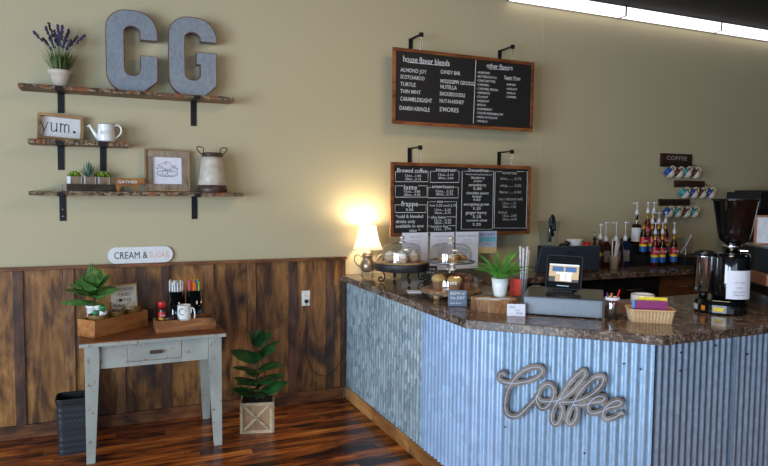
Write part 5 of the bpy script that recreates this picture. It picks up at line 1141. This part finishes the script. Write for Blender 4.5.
MB().lathe([(0.0655, 0.1085), (0.067, 0.111), (0.062, 0.111)], 26, cap=False).build('rim', 'greyink', t)
t = thing('glasses_case', 'open brown leather case leaning beside the basket', 'case', (2.70, -2.325, CT), R(-50))
m = MB(); m.box(-0.045, 0.045, -0.012, 0.0, 0, 0.075, Matrix.Rotation(R(-28), 4, 'X') @ Matrix.Translation((0, 0, 0.006))); m.build('flap', M_('brown_leather', (104, 66, 46), 0.6), t, bevel=0.004)
MB().box(-0.045, 0.045, -0.012, 0.055, 0, 0.016).build('base', 'brownband', t, bevel=0.004)

# grinder
GA = R(-55)
t = thing('coffee_grinder', 'large black coffee grinder with a clear bean hopper on the bar', 'grinder', (3.365, -2.425, CT), GA)
MB().loft([rrect(0.27, 0.235, 0.10, 0.0, 9), rrect(0.285, 0.25, 0.105, 0.008, 9), rrect(0.285, 0.25, 0.105, 0.055, 9), rrect(0.265, 0.23, 0.095, 0.082, 9)], sm=False).build('base', 'blackgloss', t, bevel=0.003)
MB().lathe([(0.098, 0), (0.104, 0.03), (0.104, 0.25), (0.095, 0.272), (0.07, 0.277)], 40, c=(0.045, 0.01, 0.083)).build('motor_housing', 'blackgloss', t)
MB().lathe([(0.048, 0), (0.048, 0.028), (0.052, 0.032), (0.052, 0.05)], 28, c=(0.045, 0.01, 0.3605)).build('collar', 'chrome', t)
for k in range(1): MB().box(0.09, 0.13, -0.012, -0.004, 0.372, 0.376).build('lever', 'chrome', t)
d = MB().lathe([(0.052, 0), (0.054, 0.004), (0.054, 0.205), (0.056, 0.21), (0.05, 0.225), (0.02, 0.23)], 32, c=(-0.095, -0.03, 0.125)).build('doser_chamber', 'chrome', t)
MB().lathe([(0.057, 0), (0.057, 0.025), (0.03, 0.035)], 30, c=(-0.095, -0.03, 0.336)).build('doser_lid', 'black', d)
MB().tube([(-0.095, -0.03, 0.084), (-0.095, -0.03, 0.124)], 0.025, 14).build('chute', 'black', d)
MB().tube([(-0.115, -0.085, 0.14), (-0.125, -0.135, 0.15)], 0.008).build('dosing_lever', 'black', d)
hop = t
prof = [(0.044, 0.0), (0.058, 0.006), (0.080, 0.030), (0.090, 0.07), (0.121, 0.252), (0.126, 0.256), (0.126, 0.262)]
MB().lathe(prof, 44, c=(0.055, 0.01, 0.411), cap=False).build('hopper', M_('smoked_hopper', (14, 13, 14), 0.06, 0, coat=0.5), t)
MB().lathe([(0.0, 0.259), (0.118, 0.259), (0.131, 0.2625), (0.131, 0.267), (0.118, 0.269), (0, 0.269)], 44, c=(0.055, 0.01, 0.411), cap=False).build('hopper_lid', 'black', t)
# paper taped to the housing follows its curve
m = MB(); vs = []; fs = []
for i in range(9):
    a = R(-100 + 10.0 * i + 2); r_ = 0.1075
    for z in (0.095, 0.262): vs.append((0.045 + r_ * math.cos(a), 0.01 + r_ * math.sin(a), z))
for i in range(8): fs.append((2 * i, 2 * i + 2, 2 * i + 3, 2 * i + 1))
MB().add(vs, fs, None, 0, True).build('taped_paper', 'paper', t)
m = MB()
for i, (z, wd, s_) in enumerate(((0.190, 0.06, 'craft roasted'), (0.160, 0.035, 'medium'), (0.135, 0.07, 'please ask before'), (0.117, 0.06, 'refilling beans'))): m.text(s_, 0, z, 0.009, wd, 'CENTER', Matrix.Translation((0.045 + 0.1095 * math.cos(R(-62)), 0.01 + 0.1095 * math.sin(R(-62)), 0)) @ Matrix.Rotation(R(28), 4, 'Z'))
m.ribbon([(0.012 * math.cos(a * 0.6), 0.25 + 0.012 * math.sin(a * 0.6)) for a in range(12)], 0.002, 0.0006) if False else None
m.build('print', 'greyink', t)
MB().box(-0.03, 0.022, -0.1275, -0.1255, 0.020, 0.044).build('yellow_sticker', 'yellow', t); MB().box(-0.012, 0.012, -0.0015, 0, 0.02, 0.048, Matrix.Translation((-0.085, -0.1165, 0)) @ Matrix.Rotation(R(-28), 4, 'Z')).build('orange_sticker', 'orange', t)
MB().box(-0.0205, 0.0205, -0.0015, 0, 0.018, 0.05, Matrix.Translation((-0.128, -0.075, 0)) @ Matrix.Rotation(R(-58), 4, 'Z')).build('white_sticker', 'paper', t)

# espresso machine at the right edge of the frame
t = thing('espresso_machine', 'dark espresso machine with copper panels at the right edge', 'espresso machine', (4.23, -2.37, CT), R(-32))
for x in (-0.28, 0.28):
    for y in (-0.2, 0.2): MB().lathe([(0.02, 0), (0.018, 0.06)], 12, c=(x, y, 0)).build('foot', 'chrome', t)
MB().box(-0.33, 0.33, -0.24, 0.24, 0.06, 0.12).build('drip_tray', 'black', t, bevel=0.004)
MB().box(-0.31, 0.31, 0.02, 0.24, 0.1205, 0.36).build('back_body', 'matblack', t, bevel=0.004)
MB().box(-0.335, -0.312, -0.22, 0.24, 0.125, 0.20).build('side_panel', 'copper', t, bevel=0.004); MB().box(0.312, 0.335, -0.22, 0.24, 0.125, 0.20).build('side_panel', 'copper', t, bevel=0.004)
MB().box(-0.33, 0.33, -0.2, 0.24, 0.3605, 0.372).build('cup_shelf', 'steel', t)
for x in (-0.15, 0.15):
    g = MB().lathe([(0.035, 0), (0.038, 0.05)], 20, c=(x, -0.06, 0.25)).build('group_head', 'chrome', t)
    MB().tube([(x, -0.06, 0.275), (x, -0.16, 0.262), (x, -0.27, 0.25)], [0.01, 0.012, 0.014]).build('portafilter_handle', 'black', g)
    MB().box(x - 0.05, x + 0.05, -0.10, 0.019, 0.3005, 0.36).build('group_housing', 'steel', g)
t = thing('copper_framed_sign', 'white panel in a thin copper frame standing on the espresso machine', 'sign', (4.13, -2.305, CT + 0.373), R(-32))
MB().box(-0.2, 0.2, -0.006, 0.006, 0.012, 0.185).build('panel', M_('pale_glossy_panel', (214, 221, 232), 0.25), t)
for x0, x1, z0, z1 in ((-0.212, 0.212, 0.1855, 0.197), (-0.212, 0.212, 0, 0.0115), (-0.212, -0.2005, 0.012, 0.185), (0.2005, 0.212, 0.012, 0.185)): MB().box(x0, x1, -0.009, 0.009, z0, z1).build('frame_bar', 'copper', t)

# ------------------------------------------------------------------ back worktop
# menu sheets standing in clear holders at the wall end of the bar
for i, (x0, x1, lab) in enumerate(((2.243, 2.492, 'left white menu sheet standing behind the bun dome'), (2.507, 2.747, 'middle white menu sheet standing behind the cookie dome'), (2.755, 2.990, 'right white menu sheet behind the cookie dome, beside the beach flyer'))):
    yb = -0.30
    t = thing('menu_sheet', lab, 'menu', ((x0 + x1) / 2, yb, CT), 0, 'menu sheets'); w_ = (x1 - x0) / 2 - 0.003
    MB().box(-w_, w_, -0.0015, 0, 0.045, 0.366).build('sheet', 'paper', t); MB().box(-w_ - 0.002, w_ + 0.002, 0.0005, 0.003, 0.0, 0.366).build('holder_back', 'plasticclear', t); MB().box(-w_, w_, -0.03, 0.03, 0.0, 0.003).build('holder_foot', 'plasticclear', t) if False else None
    m = MB(); q = random.Random(i + 50)
    ink = 'blueink' if i == 2 else 'greyink'
    m.text(['Pastries', 'Lunch Menu', 'Seasonal Specials'][i], 0, 0.325, 0.014, [0.09, 0.15, 0.19][i], 'CENTER', Matrix.Translation((0, -0.0017, 0)))
    m.build('heading', ink if i else 'greyink', t)
    m = MB()
    for k in range(12): m.text(q.choice(['turkey & swiss', 'chicken salad', 'veggie wrap', 'caprese', 'ham & cheddar', 'tomato soup', 'blt']), 0, 0.295 - k * 0.0185, 0.0075, q.uniform(0.06, 0.13), 'CENTER', Matrix.Translation((0, -0.0017, 0)))
    m.build('print', 'greyink', t)
t = thing('beach_flyer', 'small beach flyer hanging at the foot of the lower chalkboard', 'flyer', (3.137, -0.2125, 1.232), 0)
MB().box(-0.1, 0.1, -0.0015, 0, 0, 0.2).build('sheet', 'palesky', t); MB().box(-0.1, 0.1, -0.0025, -0.0016, 0.0, 0.055).build('sand_band', 'sand', t); MB().box(-0.085, 0.085, -0.0025, -0.0016, 0.105, 0.15).build('sea_band', 'seablue', t)
m = MB(); m.text('BEACH PARTY', 0, 0.16, 0.022, 0.17, 'CENTER', Matrix.Translation((0, -0.0027, 0))); m.text('join us', 0, 0.08, 0.012, 0.08, 'CENTER', Matrix.Translation((0, -0.0027, 0))); m.build('lettering', 'blueink', t)

# monitor seen from behind
t = thing('monitor', 'wide dark monitor seen from behind on the back worktop', 'monitor', (3.80, -0.50, CT), R(-2)); 
mt_ = Matrix.Translation((0, 0, 0.012)) @ Matrix.Rotation(R(10), 4, 'X')
m = MB(); m.prism([(-0.345, 0.0), (0.345, 0.0), (0.318, 0.232), (-0.318, 0.232)], 0, 0.03, mt_ @ T); m.build('back_shell', 'monitor', t, bevel=0.006)
MB().box(-0.315, 0.315, 0.0005, 0.010, 0.01, 0.225, mt_).build('display_bezel', 'matblack', t)
MB().box(-0.12, 0.12, -0.06, 0.12, 0, 0.012).build('stand_foot', 'monitor', t, bevel=0.003)
lg = MB()
P = [(x, z) for x, z, _ in rrect(0.062, 0.044, 0.012, 0, cx=0.0, cy=0.155)]
lg.ribbon(P + [P[0]], 0.007, 0.001); lg.text('hp', 0, 0.145, 0.02, 0.026, 'CENTER', None)
o = lg.build('emblem', 'black', t); o.matrix_local = mt_ @ Matrix.Translation((0, -0.0305, 0))

t = thing('blender_jug', 'tall clear blender jug with a black lid behind the monitor', 'blender', (3.80, -0.235, CT), 0)
MB().loft([rrect(0.16, 0.16, 0.02, 0), rrect(0.15, 0.15, 0.02, 0.215)]).build('motor_base', 'black', t, bevel=0.003)
MB().loft([rrect(0.125, 0.125, 0.02, 0.216), rrect(0.175, 0.15, 0.02, 0.45)], cap1=False).build('jug', 'plasticclear', t)
MB().tube(smooth([(0.02, -0.04, 0.31), (-0.015, -0.05, 0.40), (-0.01, -0.05, 0.46), (0.0, -0.05, 0.50), (0.02, -0.05, 0.46), (0.03, -0.05, 0.36)], 4), 0.014).build('tamper', 'black', t)
MB().tube([(0.0, -0.02, 0.25), (0.0, -0.02, 0.48)], 0.016).build('inner_shaft', 'steel', t)
t = thing('black_scale', 'small black gadget behind the monitor, beside the white bowl', 'gadget', (3.955, -0.26, CT), 0)
MB().lathe([(0.045, 0), (0.045, 0.22), (0.03, 0.235)], 18).build('body', 'matblack', t); MB().ball((0.01, -0.035, 0.235), 0.028).build('knob', 'black', t)
t = thing('white_bowl', 'white bowl just above the top of the monitor', 'bowl', (4.09, -0.26, CT + 0.0), 0)
MB().lathe([(0.05, 0), (0.055, 0.19), (0.078, 0.268), (0.080, 0.272), (0.075, 0.272), (0.05, 0.2), (0, 0.195)], 30).build('bowl', 'white', t)
o = MB().lathe([(0.032, 0), (0.036, 0.005), (0.036, 0.215), (0.03, 0.245), (0, 0.25)], 18).build('red_canister', 'red', None, (4.205, -0.30, CT)); tag(o, 'red canister half hidden behind the monitor corner', 'canister')

# bottles with pumps
def pump(m, z, h, L=0.065, az_=0, collar=0.017):
    m.lathe([(collar, z), (collar, z + 0.03), (0.010, z + 0.042), (0.010, z + 0.055)], 14)
    m.tube([(0, 0, z + 0.05), (0, 0, z + h)], 0.0042, 7)
    m.lathe([(0.010, z + h - 0.004), (0.013, z + h + 0.006), (0.009, z + h + 0.012)], 12)
    m.tube([(0, 0, z + h + 0.004), (L * 0.6 * math.cos(az_), L * 0.6 * math.sin(az_), z + h + 0.004), (L * math.cos(az_), L * math.sin(az_), z + h - 0.006)], [0.0065, 0.0055, 0.005], 7)
def torani(x, y, z, label, pumped=True, az_=0, liquid='darkliquid', rz=FACE):
    t = thing('syrup_bottle', label, 'bottle', (x, y, z), rz, 'syrup bottles with red and blue labels'); r_ = 0.0370
    MB().lathe([(r_ * 0.9, 0), (r_, 0.006), (r_, 0.19), (r_ * 0.85, 0.215), (0.017, 0.25), (0.0145, 0.27), (0.0145, 0.312)], 24).build('bottle', liquid, t)
    MB().lathe([(r_ + 0.0006, 0.035), (r_ + 0.0006, 0.088)], 24, cap=False).build('label_band', 'blue', t)
    MB().lathe([(r_ + 0.0006, 0.0885), (r_ + 0.0006, 0.112)], 24, cap=False).build('label_band', 'yellow', t)
    MB().lathe([(r_ + 0.0006, 0.1125), (r_ + 0.0006, 0.180)], 24, cap=False).build('label_band', 'red', t)
    m = MB(); m.text('Torani', 0, 0.135, 0.024, 0.058, 'CENTER', Matrix.Translation((0, -r_ - 0.0045, 0)), shear=0.25, off=0.01); m.build('lettering', 'whitematt', t)
    MB().lathe([(0.0165, 0.248), (0.0155, 0.262), (0.0155, 0.313), (0.012, 0.3135)], 16).build('foil_neck', 'gold', t)
    if pumped: m = MB(); pump(m, 0.3145, 0.105, 0.06, az_); m.build('pump', 'pump', t)
    return t
def jug(x, y, liquid, label, az_=0, flat=None):
    t = thing('sauce_jug', label, 'jug', (x, y, CT), FACE, 'pump jugs on the back worktop')
    MB().loft([rrect(0.082, 0.082, 0.014, 0), rrect(0.09, 0.09, 0.016, 0.01), rrect(0.09, 0.09, 0.016, 0.20), rrect(0.06, 0.06, 0.014, 0.235), rrect(0.034, 0.034, 0.012, 0.25)]).build('jug', liquid, t, bevel=0.002)
    MB().box(-0.03, 0.03, -0.0465, -0.0455, 0.05, 0.16).build('label_sheet', M_('dull_label', (120, 110, 112), 0.7), t)
    m = MB(); pump(m, 0.2505, 0.175, 0.062, az_, 0.021); m.build('pump', 'pump', t)
jug(4.435, -0.30, 'amber', 'left sauce jug of brown sauce, behind the straw cup', R(24)); jug(4.566, -0.30, 'redliquid', 'middle sauce jug of dark red sauce with a white pump', R(200)); jug(4.683, -0.30, 'blueliquid', 'right sauce jug of dark blue sauce with a white pump', R(24))
t = thing('vanilla_bottle', 'brown bottle with a white pump and gold label beside the monitor', 'bottle', (4.34, -0.33, CT), FACE)
MB().lathe([(0.036, 0), (0.038, 0.005), (0.038, 0.17), (0.016, 0.235), (0.015, 0.27)], 22).build('bottle', 'amber', t); MB().lathe([(0.0386, 0.115), (0.0386, 0.145)], 22, cap=False).build('label_band', 'gold', t); MB().lathe([(0.0155, 0.24), (0.0155, 0.262)], 14, cap=False).build('neck_band', 'red', t)
m = MB(); pump(m, 0.2705, 0.14, 0.03, R(-66), 0.019); m.build('pump', 'pump', t)
t = thing('pourer_bottle', 'small dark bottle with a metal pourer right of the monitor', 'bottle', (4.245, -0.36, CT), FACE)
MB().lathe([(0.03, 0), (0.032, 0.2), (0.013, 0.245), (0.013, 0.272)], 20).build('bottle', 'amber', t); MB().lathe([(0.018, 0.2725), (0.018, 0.292), (0.008, 0.296)], 14).build('stopper', 'matblack', t); MB().tube([(0, 0, 0.295), (-0.003, 0, 0.32), (-0.012, 0, 0.348)], 0.0045).build('spout', 'chrome', t)
t = thing('straw_cup', 'beige cup of wrapped straws in front of the sauce jugs', 'cup', (4.42, -0.435, CT), 0)
MB().lathe([(0.038, 0), (0.048, 0.118), (0.050, 0.12), (0.045, 0.12), (0.036, 0.01), (0, 0.01)], 24).build('cup', M_('beige_cup', (176, 156, 124), 0.6), t)
for i, (dx, tx) in enumerate(((-0.015, 0.02), (0.0, 0.035), (0.01, 0.055), (-0.008, 0.005), (0.015, 0.045))):
    o = MB().tube([(0, 0, 0), (tx, 0.004 * i - 0.008, 0.265 - 0.02 * (i % 3))], 0.006, 6).build('wrapped_straw', 'whitematt', None, (4.42 + dx * 1.1, -0.455 + 0.0135 * i, CT + 0.0165)); tag(o, 'white wrapped straw leaning in the beige cup', 'straw', 'wrapped straws in the cup')

# tiered rack
t = thing('bottle_rack', 'black three-step rack behind the syrup bottles', 'rack', (4.80, 0, CT))
MB().box(0, 0.50, -0.36, -0.25, 0.0, 0.10).build('step', 'matblack', t, bevel=0.002); MB().box(0, 0.50, -0.2495, -0.13, 0.0, 0.20).build('step', 'matblack', t, bevel=0.002)
MB().box(-0.004, 0.504, -0.128, -0.122, 0.0, 0.26).build('back_plate', 'matblack', t)
torani(4.958, -0.415, CT + 0.0005, 'front-row syrup bottle at the left, white pump', az_=R(15), liquid='redliquid'); torani(5.054, -0.415, CT + 0.0005, 'front-row syrup bottle in the middle, white pump', az_=R(30)); torani(5.213, -0.415, CT + 0.0005, 'front-row syrup bottle at the far right, standing apart', az_=R(60), liquid='amber')
torani(4.915, -0.305, CT + 0.1005, 'syrup bottle with a bare gold neck and no pump', pumped=False); torani(5.030, -0.305, CT + 0.1005, 'middle-step syrup bottle nearest the bare-necked one', az_=R(10)); torani(5.118, -0.305, CT + 0.1005, 'middle-step syrup bottle, centre', az_=R(30)); torani(5.21, -0.305, CT + 0.1005, 'middle-step syrup bottle at the right', az_=R(40), liquid='redliquid')
torani(5.082, -0.19, CT + 0.2005, 'top-step syrup bottle at the left', az_=R(24), liquid='redliquid'); torani(5.166, -0.19, CT + 0.2005, 'top-step syrup bottle at the right, its pump pointing right', az_=R(24))
t = thing('tall_pump_bottle', 'dark bottle with a white label and tall pump at the rack top', 'bottle', (4.935, -0.19, CT + 0.2005), FACE)
MB().lathe([(0.044, 0), (0.046, 0.005), (0.046, 0.19), (0.04, 0.205)], 26).build('bottle', 'darkliquid', t); MB().lathe([(0.0468, 0.03), (0.0468, 0.17)], 26, cap=False).build('label_band', 'whitematt', t)
MB().lathe([(0.018, 0.206), (0.016, 0.215), (0.016, 0.30)], 14).build('cylinder', 'chrome', t); m = MB(); pump(m, 0.3005, 0.115, 0.04, R(160)); m.build('pump', 'pump', t)

t = thing('clear_scoop_bin', 'clear plastic tub with a scoop right of the syrup bottles', 'container', (5.41, -0.36, CT + 0.0805), FACE)
MB().loft([rrect(0.12, 0.12, 0.02, 0), rrect(0.15, 0.15, 0.02, 0.19)], cap1=False).build('tub', 'plasticclear', t)
MB().tube([(-0.03, 0, 0.03), (0.03, 0, 0.12), (0.075, 0, 0.22)], [0.012, 0.006, 0.006]).build('scoop', 'pump', t)
o = MB().box(-0.35, 0.35, -0.16, 0.16, 0, 0.08).build('low_black_case', 'matblack', None, (5.66, -0.32, CT + 0.0003), bevel=0.006); tag(o, 'low black case under the clear tub on the back worktop', 'case')
t = thing('tall_coffee_brewer', 'tall black brewer behind the grinder hopper', 'coffee brewer', (6.60, -0.33, CT))
MB().box(-0.3, 0.3, -0.2, 0.2, 0, 0.09).build('base', 'matblack', t, bevel=0.006); MB().box(-0.3, 0.3, 0.0, 0.2, 0.0905, 0.56).build('column', 'matblack', t); MB().box(-0.3, 0.3, -0.2, 0.2, 0.5605, 0.745).build('head', 'matblack', t, bevel=0.006); MB().box(-0.17, 0.3, -0.2, 0.2, 0.7455, 0.765).build('top_cover', 'matblack', t)
MB().lathe([(0.09, 0), (0.1, 0.02), (0.1, 0.3), (0.05, 0.36)], 26, c=(0, -0.09, 0.091)).build('server', 'steel', t)

# ------------------------------------------------------------------ mug racks
def hang_mug(x, z, glaze, label, rackname):
    t = thing('hanging_mug', label, 'mug', (x, -0.10, z), 0, 'mugs on the wall racks')
    zx = Vector((-0.66, 0.30, 0.52)).normalized(); xx = Vector((0.30, -0.35, 0.9)); xx = (xx - zx * xx.dot(zx)).normalized(); yx = zx.cross(xx)
    t.rotation_euler = Matrix((xx, yx, zx)).transposed().to_euler(); t.scale = (0.87, 0.87, 0.87)
    T0 = Matrix.Translation((0, 0, -0.045))
    MB().lathe([(0.026, 0.0), (0.044, 0.008), (0.056, 0.030), (0.0565, 0.050), (0.053, 0.066)], 24, T0).build('bowl', 'stoneware', t)
    MB().lathe([(0.0532, 0.0665), (0.051, 0.078), (0.051, 0.106), (0.047, 0.106), (0.046, 0.07), (0, 0.03)], 24, T0, cap=False).build('glazed_rim', glaze, t)
    MB().tube(smooth([(0.050, 0, 0.085), (0.075, 0, 0.088), (0.088, 0, 0.065), (0.080, 0, 0.035), (0.054, 0, 0.025)], 4), 0.0065, 7, T0).build('handle', 'stoneware', t)
    return t
racks = [((5.423, 5.88), (2.078, 2.222), [(5.475, 2.005, 'cobalt'), (5.60, 2.00, 'brownglaze'), (5.72, 2.005, 'teal'), (5.85, 2.00, 'brownglaze')], 'top'),
         ((5.635, 6.09), (1.862, 1.935), [(5.70, 1.785, 'teal'), (5.83, 1.785, 'cobalt'), (5.955, 1.785, 'brownglaze'), (6.09, 1.785, 'cobalt')], 'middle'),
         ((5.420, 5.873), (1.660, 1.732), [(5.475, 1.58, 'cobalt'), (5.60, 1.578, 'teal'), (5.725, 1.575, 'brownglaze'), (5.85, 1.575, 'teal')], 'bottom')]
gname = {'cobalt': 'cobalt blue', 'brownglaze': 'brown', 'teal': 'teal'}; pos = ['first', 'second', 'third', 'last']
for (x0, x1), (z0, z1), ms, nm in racks:
    t = thing('mug_rack', nm + ' dark wooden mug rack on the back wall' + (' lettered COFFEE' if nm == 'top' else ''), 'mug rack', ((x0 + x1) / 2, 0, z0), 0, 'wall mug racks'); w_ = (x1 - x0) / 2
    MB().box(-w_, w_, -0.02, -0.0005, 0, z1 - z0).build('board', 'mugboard', t, bevel=0.002)
    if nm == 'top': m = MB(); m.text('COFFEE', 0, 0.075, 0.042, 0.30, 'CENTER', Matrix.Translation((0, -0.0205, 0)), off=-0.002); m.build('lettering', M_('worn_white_letters', (176, 168, 160), 0.7), t)
    for k, (mx_, mz, gl) in enumerate(ms):
        hx = max(-w_ + 0.02, min(w_ - 0.02, mx_ - 0.01 - (x0 + x1) / 2))
        MB().tube(smooth([(hx, -0.0205, 0.035), (hx, -0.06, 0.03), (hx, -0.085, 0.016), (hx, -0.10, 0.03)], 4), 0.003, 6).build('hook', 'iron', t)
        hang_mug(mx_, mz, gl, '%s mug from the left on the %s rack, %s rim' % (pos[k], nm, gname[gl]), nm)
